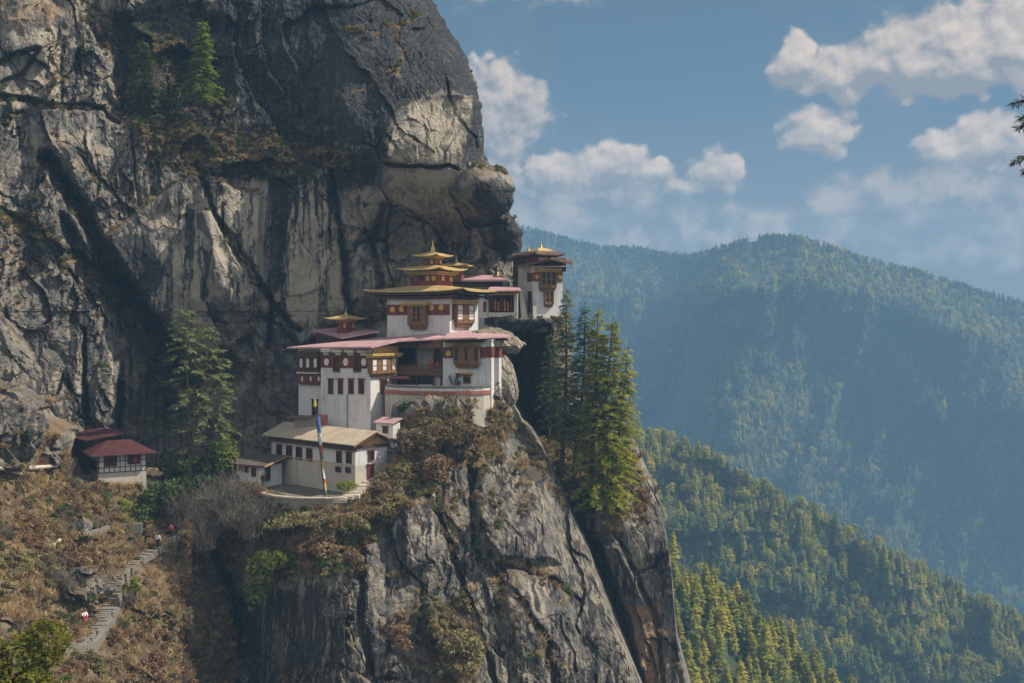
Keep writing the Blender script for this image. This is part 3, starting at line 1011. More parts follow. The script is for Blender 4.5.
def mid_ridge():
    T = curve([(330, 330), (520, 394), (600, 414), (640, 430), (700, 455), (760, 487), (830, 524), (900, 560), (960, 592), (1024, 624), (1150, 695)])

    def depth(U, V, dv):
        z = U * 0
        return 640 - .42 * dv - 26 * fbm(U / 60, V / 70, z, 4, 401, ridge=True) - 10 * fbm(U / 15, V / 18, z, 3, 402) + .05 * (U - 640)
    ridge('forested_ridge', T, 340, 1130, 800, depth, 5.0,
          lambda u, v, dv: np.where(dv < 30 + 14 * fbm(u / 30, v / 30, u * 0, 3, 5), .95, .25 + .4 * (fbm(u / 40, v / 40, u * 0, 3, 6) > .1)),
          lambda u, v, dv: np.clip(.92 - dv / (62 + 34 * fbm(u / 30, u * 0, u * 0, 3, 8)), 0, .85),  # crest band of brighter trees, sunlight put into their colour
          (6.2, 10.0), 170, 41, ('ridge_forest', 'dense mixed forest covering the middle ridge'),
          [('pointed conifer standing in the forest on the middle ridge', 'conifers of the middle ridge'),
           ('round dark broadleaf tree in the forest on the middle ridge', 'broadleaf trees of the middle ridge'),
           ('yellow green sunlit pine in the forest on the middle ridge', 'sunlit pines of the middle ridge'),
           ('yellow green round crowned tree in the forest on the middle ridge', 'round sunlit trees of the middle ridge')], 130)


def near_ridge():
    T = curve([(430, 400), (600, 502), (640, 530), (668, 552), (700, 580), (740, 612), (790, 650), (840, 690), (900, 745)])

    def depth(U, V, dv):
        z = U * 0
        return 320 - .30 * dv - 8 * fbm(U / 50, V / 60, z, 4, 411, ridge=True)
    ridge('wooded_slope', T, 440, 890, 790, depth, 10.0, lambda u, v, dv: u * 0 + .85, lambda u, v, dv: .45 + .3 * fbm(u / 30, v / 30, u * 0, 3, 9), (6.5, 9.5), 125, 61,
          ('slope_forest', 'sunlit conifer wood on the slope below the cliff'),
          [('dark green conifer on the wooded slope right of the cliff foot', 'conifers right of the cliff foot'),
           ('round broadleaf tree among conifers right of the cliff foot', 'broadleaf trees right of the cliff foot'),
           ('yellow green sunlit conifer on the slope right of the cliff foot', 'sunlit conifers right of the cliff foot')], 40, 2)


def valley():
    me = np_mesh('valley_ground', [(-5000, -3000, -420), (5000, -3000, -420), (5000, 9000, -420), (-5000, 9000, -420)], [(0, 1, 2, 3)], FLOOR)
    tag(link(bpy.data.objects.new('valley_ground', me)), kind='structure')


def haze():
    x0, x1, y0, y1, z0, z1 = -900, 1500, -60, 2300, -421.5, 205
    v = [(x, y, z) for x in (x0, x1) for y in (y0, y1) for z in (z0, z1)]
    f = [(0, 1, 3, 2), (4, 6, 7, 5), (0, 4, 5, 1), (2, 3, 7, 6), (0, 2, 6, 4), (1, 5, 7, 3)]
    m, T = new_mat('haze_air')
    pv = T.node('ShaderNodeVolumePrincipled')
    pv.inputs['Color'].default_value = (0.33, 0.60, 0.94, 1)
    pv.inputs['Density'].default_value = 3.6e-4
    pv.inputs['Anisotropy'].default_value = 0.0
    o = T.node('ShaderNodeOutputMaterial')
    T.l.new(pv.outputs[0], o.inputs['Volume'])
    me = np_mesh('haze', v, f, m, smooth=False)
    tag(link(bpy.data.objects.new('haze', me)), kind='stuff', label='thin blue haze filling the valley air')


far_mountain()
mid_ridge()
near_ridge()
valley()
haze()


# ------------------------------------------------------------------ building materials
def plain_mat(name, c1, c2, scale=1.2, rough=0.8, bump=0.0, dist=0.03, metal=0.0, stretch=(1, 1, 1), spec=0.3):
    m, T = new_mat(name)
    pos = T.node('ShaderNodeNewGeometry').outputs['Position']
    n = T.noise(T.vm('MULTIPLY', pos, stretch), scale, 5.0, 0.6)
    finish(T, T.mix(T.ss(n, .32, .68), c1, c2), rough, n if bump else None, bump, dist, spec, metal)
    return m


def whitewash_material(name, clean, dirty, amount):
    """limewash with rain streaks, patched plaster and mud splashes"""
    m, T = new_mat(name)
    pos = T.node('ShaderNodeNewGeometry').outputs['Position']
    st = T.noise(T.vm('MULTIPLY', pos, (2.2, 2.2, .22)), 1.0, 5.0, .6)
    pa = T.noise(pos, .55, 6.0, .65)
    fi = T.noise(pos, 6.0, 3.0)
    col = T.mix(T.ss(pa, .3, .75), clean, tuple(c * .9 for c in clean))
    col = T.mix(T.ss(st, .50, .80, 0, amount), col, dirty)
    col = T.mix(T.ss(pa, .56, .74, 0, amount), col, tuple(c * .9 for c in dirty))
    finish(T, col, .92, T.m('ADD', fi, pa), .25, .05)
    return m


def sheet_roof_material(name, c1, c2, rust):
    m, T = new_mat(name)
    tc = T.node('ShaderNodeTexCoord').outputs['Object']
    n = T.noise(tc, .6, 6.0, .65)
    st = T.noise(T.vm('MULTIPLY', tc, (3.5, .5, .5)), 1.0, 4.0, .6)
    wv = T.node('ShaderNodeTexWave', wave_type='BANDS', bands_direction='X')
    T.put(wv.inputs['Vector'], tc)
    T.put(wv.inputs['Scale'], 2.2)
    col = T.mix(T.ss(n, .3, .7), c1, c2)
    col = T.mix(T.ss(st, .52, .75, 0, .55), col, rust)
    finish(T, col, .62, wv.outputs['Fac'], .35, .05, .35)
    return m


def stone_material(name, c1, c2, mortar):
    m, T = new_mat(name)
    pos = T.node('ShaderNodeNewGeometry').outputs['Position']
    vo = T.node('ShaderNodeTexVoronoi', feature='DISTANCE_TO_EDGE')
    T.put(vo.inputs['Vector'], T.vm('MULTIPLY', pos, (2.2, 2.2, 3.6)))
    vc = T.node('ShaderNodeTexVoronoi')
    T.put(vc.inputs['Vector'], T.vm('MULTIPLY', pos, (2.2, 2.2, 3.6)))
    sp = T.node('ShaderNodeSeparateColor')
    T.l.new(vc.outputs['Color'], sp.inputs[0])
    col = T.mix(sp.outputs[0], c1, c2)
    ed = T.ss(vo.outputs['Distance'], 0, .07)
    finish(T, T.mix(ed, mortar, col), .92, ed, .6, .06)
    return m


M = dict(
    white=whitewash_material('whitewash', (0.62, 0.61, 0.605), (0.33, 0.285, 0.23), .75),
    cream=whitewash_material('stained_limewash', (0.50, 0.45, 0.385), (0.25, 0.20, 0.145), .85),
    band=plain_mat('red_ochre_band', (0.115, 0.030, 0.018), (0.185, 0.055, 0.030), 1.5, .85),
    timber=plain_mat('dark_timber', (0.045, 0.026, 0.017), (0.11, 0.062, 0.036), 2.5, .8, stretch=(1, 1, 4)),
    redwood=plain_mat('red_painted_timber', (0.10, 0.028, 0.018), (0.17, 0.060, 0.036), 2.0, .75),
    brown=plain_mat('carved_brown_timber', (0.14, 0.075, 0.038), (0.24, 0.135, 0.065), 3.0, .75),
    ochre=plain_mat('ochre_painted_timber', (0.36, 0.215, 0.075), (0.50, 0.32, 0.12), 2.2, .7),
    gold=plain_mat('gilded_metal', (0.50, 0.31, 0.085), (0.66, 0.45, 0.16), 2.2, .42, .15, .03, .45, spec=.5),
    goldtop=plain_mat('weathered_gilded_sheet', (0.50, 0.34, 0.12), (0.66, 0.50, 0.24), 1.4, .45, .15, .03, .25, spec=.5),
    medal=plain_mat('gold_painted_disc', (0.50, 0.29, 0.06), (0.62, 0.40, 0.11), 2.0, .7),
    pink=sheet_roof_material('faded_red_roof_sheet', (0.41, 0.245, 0.265), (0.52, 0.335, 0.355), (0.33, 0.17, 0.16)),
    maroon=sheet_roof_material('maroon_roof_sheet', (0.058, 0.016, 0.018), (0.090, 0.027, 0.029), (0.08, 0.02, 0.02)),
    tan=sheet_roof_material('tan_roof_sheet', (0.42, 0.345, 0.25), (0.54, 0.455, 0.34), (0.22, 0.14, 0.08)),
    grey=sheet_roof_material('grey_roof_sheet', (0.085, 0.075, 0.068), (0.15, 0.13, 0.115), (0.17, 0.10, 0.06)),
    brownroof=sheet_roof_material('brown_shingle_roof', (0.085, 0.050, 0.038), (0.14, 0.085, 0.060), (0.05, 0.03, 0.025)),
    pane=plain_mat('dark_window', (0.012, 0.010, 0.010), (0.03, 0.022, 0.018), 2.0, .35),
    wpane=plain_mat('papered_pane', (0.58, 0.56, 0.54), (0.68, 0.66, 0.64), 2.0, .6),
    redcloth=plain_mat('red_curtain', (0.30, 0.028, 0.026), (0.40, 0.06, 0.05), 2.0, .9),
    orange=plain_mat('orange_cloth', (0.45, 0.13, 0.035), (0.58, 0.20, 0.06), 2.0, .9),
    stone=stone_material('stone_masonry', (0.21, 0.185, 0.155), (0.37, 0.33, 0.28), (0.10, 0.085, 0.07)),
    step=stone_material('stone_slab', (0.20, 0.18, 0.155), (0.31, 0.285, 0.245), (0.10, 0.085, 0.07)),
    coping=plain_mat('pale_stone_coping', (0.44, 0.38, 0.30), (0.58, 0.52, 0.43), 2.5, .9),
    redcop=plain_mat('red_coping', (0.25, 0.085, 0.060), (0.36, 0.15, 0.11), 2.0, .9),
    slate=plain_mat('slate', (0.09, 0.09, 0.095), (0.17, 0.165, 0.16), 3.0, .85),
    court=plain_mat('trodden_earth', (0.115, 0.095, 0.075), (0.19, 0.16, 0.13), 1.5, .95, .4, .04),
    blue=plain_mat('blue_cloth', (0.05, 0.12, 0.34), (0.09, 0.17, 0.42), 3.0, .9),
    flagwhite=plain_mat('white_cloth', (0.62, 0.62, 0.64), (0.74, 0.74, 0.74), 3.0, .9),
    flagred=plain_mat('red_cloth', (0.42, 0.05, 0.06), (0.52, 0.09, 0.09), 3.0, .9),
    flaggreen=plain_mat('green_cloth', (0.03, 0.20, 0.10), (0.05, 0.28, 0.14), 3.0, .9),
    flagyellow=plain_mat('yellow_cloth', (0.50, 0.37, 0.09), (0.60, 0.47, 0.14), 3.0, .9),
    skin=plain_mat('skin', (0.30, 0.17, 0.11), (0.36, 0.21, 0.14), 5.0, .7),
    hair=plain_mat('black_hair', (0.012, 0.010, 0.010), (0.022, 0.018, 0.016), 9.0, .6),
    black=plain_mat('black_cloth', (0.014, 0.014, 0.017), (0.03, 0.03, 0.034), 6.0, .9),
    teal=plain_mat('teal_cloth', (0.04, 0.18, 0.18), (0.06, 0.24, 0.24), 6.0, .9),
    metal=plain_mat('grey_pipe', (0.16, 0.16, 0.16), (0.24, 0.24, 0.24), 4.0, .5),
)


class MB:
    """collects boxes, slabs, rings and tubes into one mesh"""
    def __init__(self):
        self.v, self.f = [], []

    def add(self, vs, fs):
        n = len(self.v)
        self.v.extend([tuple(p) for p in vs])
        self.f.extend([tuple(i + n for i in q) for q in fs])
        return self

    def box(self, x0, x1, y0, y1, z0, z1):
        x0, x1 = sorted((x0, x1)); y0, y1 = sorted((y0, y1)); z0, z1 = sorted((z0, z1))
        vs = [(x, y, z) for x in (x0, x1) for y in (y0, y1) for z in (z0, z1)]
        return self.add(vs, [(0, 1, 3, 2), (4, 6, 7, 5), (0, 4, 5, 1), (2, 3, 7, 6), (0, 2, 6, 4), (1, 5, 7, 3)])

    def hexa(self, bottom, top):
        """bottom and top: the same number of points, same turn"""
        n = len(bottom)
        fs = [tuple(reversed(range(n))), tuple(range(n, 2 * n))]
        fs += [(i, (i + 1) % n, (i + 1) % n + n, i + n) for i in range(n)]
        return self.add(list(bottom) + list(top), fs)

    def slab(self, top, thick):
        return self.hexa([(p[0], p[1], p[2] - thick) for p in top], top)

    def lathe(self, prof, n=12, c=(0, 0, 0)):
        vs = [(c[0] + r * math.cos(6.28318 * k / n), c[1] + r * math.sin(6.28318 * k / n), c[2] + z) for r, z in prof for k in range(n)]
        fs = [(i * n + k, i * n + (k + 1) % n, (i + 1) * n + (k + 1) % n, (i + 1) * n + k) for i in range(len(prof) - 1) for k in range(n)]
        return self.add(vs, fs + [tuple(reversed(range(n))), tuple(range((len(prof) - 1) * n, len(prof) * n))])

    def tube(self, pts, radii, n=7):
        pts = [Vector(p) for p in pts]
        vs, fs = [], []
        for i, p in enumerate(pts):
            d = (pts[min(i + 1, len(pts) - 1)] - pts[max(i - 1, 0)]).normalized()
            u = d.cross(Vector((0.3, 0.9, 0.1)) if abs(d.z) > .8 else Vector((0, 0, 1))).normalized()
            w = d.cross(u)
            r = radii[i] if hasattr(radii, '__len__') else radii
            vs += [p + (u * math.cos(6.28318 * k / n) + w * math.sin(6.28318 * k / n)) * r for k in range(n)]
        for i in range(len(pts) - 1):
            fs += [(i * n + k, i * n + (k + 1) % n, (i + 1) * n + (k + 1) % n, (i + 1) * n + k) for k in range(n)]
        fs += [tuple(reversed(range(n))), tuple(range((len(pts) - 1) * n, len(pts) * n))]
        return self.add(vs, fs)

    def disc(self, face, s, z, r, n0, n1, k=14, rz=None):
        rz = rz or r
        pts = [(s + r * math.cos(6.28318 * i / k), z + rz * math.sin(6.28318 * i / k)) for i in range(k)]
        a = [face(p[0], n0, p[1]) for p in pts]
        b = [face(p[0], n1, p[1]) for p in pts]
        return self.hexa(a, b)

    def build(self, name, mat, parent=None, bevel=0.0, smooth=False):
        me = bpy.data.meshes.new(name)
        me.from_pydata(self.v, [], self.f)
        bm = bmesh.new()
        bm.from_mesh(me)
        bmesh.ops.recalc_face_normals(bm, faces=bm.faces)
        if bevel:
            bmesh.ops.bevel(bm, geom=bm.edges[:], offset=bevel, segments=1, affect='EDGES')
        bm.to_mesh(me)
        bm.free()
        if smooth:
            me.polygons.foreach_set('use_smooth', [True] * len(me.polygons))
        me.materials.append(mat)
        o = link(bpy.data.objects.new(name, me))
        if parent is not None:
            o.parent = parent
        return o


def thing(name, label, cat, loc=(0, 0, 0), rz=0.0, group=None):
    o = link(bpy.data.objects.new(name, None))
    o.location, o.rotation_euler = loc, (0, 0, rz)
    o.empty_display_size = .5
    return tag(o, label, cat, group)


def face_f(s, n, z):
    return (s, -n, z)


def face_r(s, n, z):
    return (n, s, z)


class Building:
    """a building set out from its near corner: front runs left from it, right side runs back from it; a = turn in degrees"""
    def __init__(self, name, label, px, py, d, a, cat='building'):
        self.O = P(px, py, d)
        self.a = R(a)
        self.root = thing(name, label, cat, self.O, -self.a)
        self.X = Vector((math.cos(self.a), -math.sin(self.a), 0))
        self.Y = Vector((math.sin(self.a), math.cos(self.a), 0))

    def s(self, face, px, n=0.0):
        """distance along a face at a column of the photograph"""
        if face == 'f':
            o, dr = self.O - self.Y * n, self.X
        else:
            o, dr = self.O + self.X * n, self.Y
        k = (px - CX) / F
        return (k * o.y - o.x) / (dr.x - k * dr.y)

    def z(self, face, px, py, n=0.0):
        s = self.s(face, px, n)
        q = self.O + (self.X * s - self.Y * n if face == 'f' else self.Y * s + self.X * n)
        return (HY - py) / F * q.y - self.O.z

    def loc(self, px, py, d):
        v = P(px, py, d) - self.O
        return (v.dot(self.X), v.dot(self.Y), v.z)

    def fb(self, mb, face, s0, s1, n0, n1, z0, z1):
        fn = face_f if face == 'f' else face_r
        a, b = fn(s0, n0, z0), fn(s1, n1, z1)
        return mb.box(a[0], b[0], a[1], b[1], z0, z1)

    def rect(self, face, px0, px1, py0, py1, n=0.0):
        s0, s1 = self.s(face, px0, n), self.s(face, px1, n)
        c = (px0 + px1) / 2
        return s0, s1, self.z(face, c, py1, n), self.z(face, c, py0, n)

    def body(self, mat, w, l, z0, z1, batter=.004, name='wall'):
        h = (z1 - z0) * batter
        b = [(-w - h, -h, z0), (h, -h, z0), (h, l + h, z0), (-w - h, l + h, z0)]
        t = [(-w, 0, z1), (0, 0, z1), (0, l, z1), (-w, l, z1)]
        return MB().hexa(b, t).build(name, M[mat], self.root)

    def panel(self, name, mat, face, px0, px1, py0, py1, n0, n1):
        s0, s1, z0, z1 = self.rect(face, px0, px1, py0, py1, n0)
        mb = MB()
        self.fb(mb, face, s0, s1, n0, n1, z0, z1)
        return mb.build(name, M[mat], self.root)

    def window(self, face, px0, px1, py0, py1, n=.05, frame='redwood', pane='pane', bars=1, name='window', lintel=True):
        s0, s1, z0, z1 = self.rect(face, px0, px1, py0, py1, n)
        t = min(.14, abs(s1 - s0) * .2)
        mb = MB()
        self.fb(mb, face, s0, s0 + t, n - .2, n + .10, z0, z1)
        self.fb(mb, face, s1 - t, s1, n - .2, n + .10, z0, z1)
        self.fb(mb, face, s0 + t, s1 - t, n - .2, n + .10, z1 - t, z1)
        self.fb(mb, face, s0 + t, s1 - t, n - .2, n + .12, z0, z0 + t)
        for k in range(bars):
            c = s0 + (s1 - s0) * (k + 1) / (bars + 1)
            self.fb(mb, face, c - .035, c + .035, n - .1, n + .07, z0 + t, z1 - t)
        if lintel:
            self.fb(mb, face, s0 - .12, s1 + .12, n - .1, n + .17, z1 + .003, z1 + .12)
        o = mb.build(name, M[frame], self.root)
        p = MB()
        self.fb(p, face, s0 + t, s1 - t, n - .19, n + .03, z0 + t, z1 - t)
        p.build('pane', M[pane], o)
        return o

    def bay(self, face, px0, px1, py0, py1, depth=.75, cols=3, pane='wpane', rows=2, lintel=None, side=True, mat='brown'):
        """projecting carved timber window"""
        s0, s1, z0, z1 = self.rect(face, px0, px1, py0, py1, depth)
        fn = face_f if face == 'f' else face_r
        h = z1 - z0
        mb = MB()
        zb = z0 + h * .22
        self.fb(mb, face, s0, s1, -.1, depth, zb, z1)
        self.fb(mb, face, s0 - .08, s1 + .08, -.1, depth + .08, zb - .10, zb + .02)
        self.fb(mb, face, s0 - .08, s1 + .08, -.1, depth + .10, z1 + .003, z1 + .16)
        i = (s1 - s0) * .07
        bt = [fn(s0 + i, -.05, z0), fn(s1 - i, -.05, z0), fn(s1 - i, depth * .6, z0), fn(s0 + i, depth * .6, z0)]
        tp = [fn(s0 + i * .3, -.05, zb - .10), fn(s1 - i * .3, -.05, zb - .10), fn(s1 - i * .3, depth, zb - .10), fn(s0 + i * .3, depth, zb - .10)]
        mb.hexa(bt, tp)
        w = (s1 - s0) / cols
        for k in range(cols + 1):
            c = s0 + w * k
            self.fb(mb, face, c - .07, c + .07, depth - .05, depth + .07, zb + .02, z1)
        for r in range(1, rows):
            zz = zb + .1 + (z1 - zb - .2) * r / rows
            self.fb(mb, face, s0, s1, depth - .05, depth + .055, zz - .05, zz + .05)
        o = mb.build('bay_window', M[mat], self.root)
        for k in range(cols):
            p = MB()
            pk = pane if isinstance(pane, str) else pane[k % len(pane)]
            q = .16 if w > .6 else .10
            self.fb(p, face, s0 + w * k + q, s0 + w * (k + 1) - q, depth - .02, depth + .03, zb + .28 * (z1 - zb) * .6, z1 - .14)
            p.build('pane', M[pk], o)
        if lintel:
            l0, l1, lz0, lz1 = self.rect(face, *lintel, depth)
            l = MB()
            self.fb(l, face, l0, l1, -.1, depth + .25, lz0, lz0 + (lz1 - lz0) * .45)
            self.fb(l, face, l0 - .12, l1 + .12, -.1, depth + .45, lz0 + (lz1 - lz0) * .45 + .003, lz1)
            l.build('lintel', M['ochre'], o)
        return o

    def medallion(self, face, px, py, r=.38, mat='medal', n=.12, rz=None):
        s, z = self.s(face, px), self.z(face, px, py)
        return MB().disc(face_f if face == 'f' else face_r, s, z, r, n - .1, n + .05, 16, rz).build('medallion', M[mat], self.root)

    def roof_w(self, quads, thick, mat, name='roof', under=None):
        mb = MB()
        for q in quads:
            mb.slab([self.loc(*p) for p in q], thick)
        return mb.build(name, M[mat], self.root)


def hip_roof(cx, cy, hx, hy, z0, z1, ix, iy, up=.3, thick=.16, seg=8):
    """low hipped roof with corners turned up; ix, iy: half size of the flat top"""
    mb = MB()
    vs, fs = [], []
    rings = [(0, 0), (.12, .06), (.35, .30), (1, 1)]
    under = [(1, .80), (0, 0)]

    def ring(t, rise, low, kick):
        out = []
        corners = [(-1, -1), (1, -1), (1, 1), (-1, 1)]
        for i in range(4):
            a, b = corners[i], corners[(i + 1) % 4]
            for k in range(seg):
                w = k / seg
                x, y = a[0] + (b[0] - a[0]) * w, a[1] + (b[1] - a[1]) * w
                c = abs(2 * w - 1) ** 4
                X = cx + x * (hx + (ix - hx) * t) * (1 + .03 * c * (1 - t))
                Y = cy + y * (hy + (iy - hy) * t) * (1 + .03 * c * (1 - t))
                out.append((X, Y, z0 + (z1 - z0) * rise + up * c * kick - low))
        return out
    allr = [ring(t, r, 0, (1 - t) ** 3) for t, r in rings] + [ring(.9, .55, thick, 0), ring(0, 0, thick, 1)]
    n = 4 * seg
    for r in allr:
        vs += r
    k = len(allr)
    for i in range(k):
        j = (i + 1) % k
        if i == 3:
            continue
        fs += [(i * n + m, i * n + (m + 1) % n, j * n + (m + 1) % n, j * n + m) for m in range(n)]
    fs.append(tuple(3 * n + m for m in range(n)))
    fs.append(tuple(4 * n + m for m in reversed(range(n))))
    return mb.add(vs, fs)


def pinnacle(parent, x, y, z, h, mat='gold'):
    r = h * .16
    prof = [(r * 1.5, 0), (r * 1.7, h * .06), (r * .9, h * .12), (r * 1.15, h * .26), (r * .75, h * .38), (r * .35, h * .44), (r * .55, h * .52), (r * .3, h * .62),
            (r * .22, h * .8), (r * .05, h)]
    return MB().lathe(prof, 10, (x, y, z)).build('pinnacle', M[mat], parent, smooth=True)


def lantern(B, cx, cy, z, w, h, eave, rise, pin, n_panels=3, body='band', up=.22):
    """small roof turret: body, corbelled cornice, gilded hipped roof with a pinnacle"""
    b = MB().box(cx - w / 2, cx + w / 2, cy - w / 2, cy + w / 2, z - .6, z + h).build('roof_turret', M[body], B.root)
    c = MB()
    for k in range(2):
        e = w / 2 + .16 + .2 * k
        c.box(cx - e, cx + e, cy - e, cy + e, z + h * (.68 + .16 * k), z + h * (.68 + .16 * k) + h * .13)
    c.build('cornice', M['ochre'], b)
    for k in range(n_panels):
        x = cx - w / 2 + w * (k + .5) / n_panels
        for (a0, a1, b0, b1) in ((x - w * .11, x + w * .11, cy - w / 2 - .05, cy - w / 2 + .05), (cx + w / 2 - .05, cx + w / 2 + .05, cy + (x - cx) - w * .11, cy + (x - cx) + w * .11)):
            MB().box(a0, a1, b0, b1, z + h * .18, z + h * .58).build('panel', M['medal' if k % 2 else 'brown'], b)
    r = hip_roof(cx, cy, eave, eave, z + h, z + h + rise, eave * .16, eave * .16, up, .12).build('turret_roof', M['goldtop'], b)
    if pin:
        pinnacle(r, cx, cy, z + h + rise - .05, pin)
    return b


# ------------------------------------------------------------------ the monastery
def white_block():
    B = Building('monastery_block', 'tall white monastery block with rows of red windows under the wide faded pink roof', 370.5, 430, 140, 28)
    w, wl = -B.s('f', 321), -B.s('f', 298.5, -1.3)
    l = B.s('r', 397)
    zt, z0 = B.z('f', 370, 349), -4.5
    B.body('white', w, l, z0, zt)
    wing = MB().box(-wl, -w + .02, 1.3, l, z0, zt + .1)
    wing.build('wing_wall', M['white'], B.root)
    # upper timber storeys of the recessed wing
    n = -1.3
    B.panel('timber_gallery', 'timber', 'f', 299, 321, 351, 372, n, n + .55)
    B.panel('timber_gallery', 'redwood', 'f', 300, 321, 373.5, 384.5, n, n + .35)
    B.panel('ledge', 'coping', 'f', 299, 321, 372, 373.5, n, n + .65)
    for a, b in ((299.9, 302.9), (306.4, 309.6), (313.8, 317.2)):
        B.window('f', a - .8, b + .8, 357.5, 368.5, n + .56, 'timber', 'wpane', 0, lintel=False)
    for a in (302.5, 311, 319):
        B.panel('painted_panel', 'wpane', 'f', a - .8, a + .8, 376.5, 381, n + .3, n + .40)
    B.window('f', 312.2, 317.8, 400, 416.5, n + .02, 'timber', 'pane', 0, name='door')
    # red band with white discs, corbels above
    B.panel('red_band', 'band', 'f', 321.2, 370.7, 356, 368, 0, .10)
    s0, s1, b0, b1 = B.rect('r', 370.7, 396, 356, 368)
    mb = MB()
    s0, s1, z0_, z1_ = B.rect('f', 321, 370.6, 349, 356)
    B.fb(mb, 'f', s0, s1, .0, .16, z0_ + .003, z1_ - .45)
    c = mb.build('corbel_course', M['timber'], B.root)
    for k in range(4):
        x = s0 + (s1 - s0) * (k + .5) / 4
        bl = MB()
        for j in range(2):
            e = .42 + .22 * j
            bl.box(x - e, x + e, -.30 - .22 * j, 0, z0_ + .1 + .36 * j, z0_ + .42 + .36 * j)
        bl.build('corbel_block', M['coping'], c)
    for a, b in ((333, 339.6), (353.6, 360.6)):
        B.window('f', a, b, 356.5, 372, .12, 'redwood', 'pane', 1, lintel=False)
    for a in (327.2, 346.3, 364.4):
        B.medallion('f', a, 362, .38, 'wpane', .14, .48)
    for a, b in ((328.4, 333.3), (338.2, 343.1), (348.5, 353.8), (358.6, 364.2)):
        B.window('f', a, b, 379.2, 394, .05, 'redwood', 'pane', 1)
    B.panel('drainpipe', 'metal', 'f', 347.2, 347.8, 394, 432, .1, .2)
    # side that faces the court
    B.panel('red_band', 'band', 'r', 371, 376, 353, 361, 0, .06)
    B.bay('r', 372.2, 396.5, 358, 376.5, .6, 5, ('wpane', 'brown'), 2, (370.8, 400, 353.2, 357.6))
    B.panel('painted_frieze', 'ochre', 'r', 371.5, 396, 346, 353, .0, .3)
    B.window('r', 380, 387, 379, 393, .05, 'redwood', 'pane', 0)
    B.roof_w([[(286.5, 347.2, 148), (371.2, 346.6, 138.2), (400, 335.6, 152), (336, 341.6, 154)],
              [(371.2, 346.6, 138.2), (398.5, 340.2, 142.5), (442.5, 337.8, 145.6), (449, 330.4, 150.5), (400, 335.6, 152)]], .22, 'pink')
    B.roof_w([[(312, 329.6, 158), (342, 337.6, 150.5), (379, 331.0, 152), (350, 326.5, 160)]], .2, 'pink', 'upper_roof')
    MB().hexa([B.loc(316, 345, 157), B.loc(342, 346, 151.5), B.loc(376, 340, 153), B.loc(350, 340, 158.5)],
              [B.loc(316, 331.6, 157), B.loc(342, 339.2, 151.5), B.loc(376, 333.4, 153), B.loc(350, 329.6, 158.5)]).build('attic_wall', M['timber'], B.root)
    x, y, z = B.loc(346, 329.5, 154)
    lantern(B, x, y, z, 1.75, 1.5, 2.05, .55, 1.1, 2)


def court_gallery():
    B = Building('court_gallery', 'open timber gallery in shade behind the monastery court with a brown balcony', 443.5, 388, 145, 14)
    w = -B.s('f', 396)
    zt = B.z('f', 420, 340)
    B.body('white', w, 4.5, -1, B.z('f', 420, 374), 0)
    MB().box(-w, 0, 1.6, 4.5, B.z('f', 420, 374), zt).build('back_wall', M['cream'], B.root)
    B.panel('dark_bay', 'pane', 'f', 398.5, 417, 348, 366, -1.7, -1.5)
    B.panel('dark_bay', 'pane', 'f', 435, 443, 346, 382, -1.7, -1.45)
    B.panel('lower_shade_panel', 'pane', 'f', 393, 434, 375.5, 384, -.1, .04)  # near-black panel on the solid wall, interior shade put into its colour
    B.panel('lintel_beam', 'brown', 'f', 398, 445, 343.6, 347.6, -.4, .25)
    B.panel('painted_frieze', 'redwood', 'f', 398, 445, 340, 343.4, -.4, .1)
    # balcony
    s0, s1, z0, z1 = B.rect('f', 399, 442.5, 365, 374, .5)
    mb = MB()
    mb.box(s0, s1, -.62, -.5, z1 - .1, z1)
    mb.box(s0, s1, -.62, -.5, z0, z0 + .14)
    mb.box(s0, s1, -.6, 1.5, z0 - .18, z0)
    n = 30
    for k in range(n):
        x = s0 + (s1 - s0) * (k + .5) / n
        mb.box(x - .05, x + .05, -.58, -.54, z0, z1)
    mb.box(s0, s1, -.535, -.51, z0 + .14, z0 + (z1 - z0) * .55)
    mb.build('balcony', M['brown'], B.root)
    for px in (399.5, 417.5, 434.5, 442):
        x = B.s('f', px)
        MB().box(x - .09, x + .09, -.45, -.27, -1, zt).build('post', M['redwood'], B.root)
    # brown canopy over the court
    MB().slab([B.loc(390, 378.4, 143.2), B.loc(413, 378.6, 142.6), B.loc(410, 375.8, 145), B.loc(393, 375.8, 145)], .15).build('canopy', M['maroon'], B.root)
    for px in (394, 410):
        x, y, z = B.loc(px, 379, 143.2)
        MB().box(x - .06, x + .06, y - .06, y + .06, -1, z).build('canopy_post', M['redwood'], B.root)


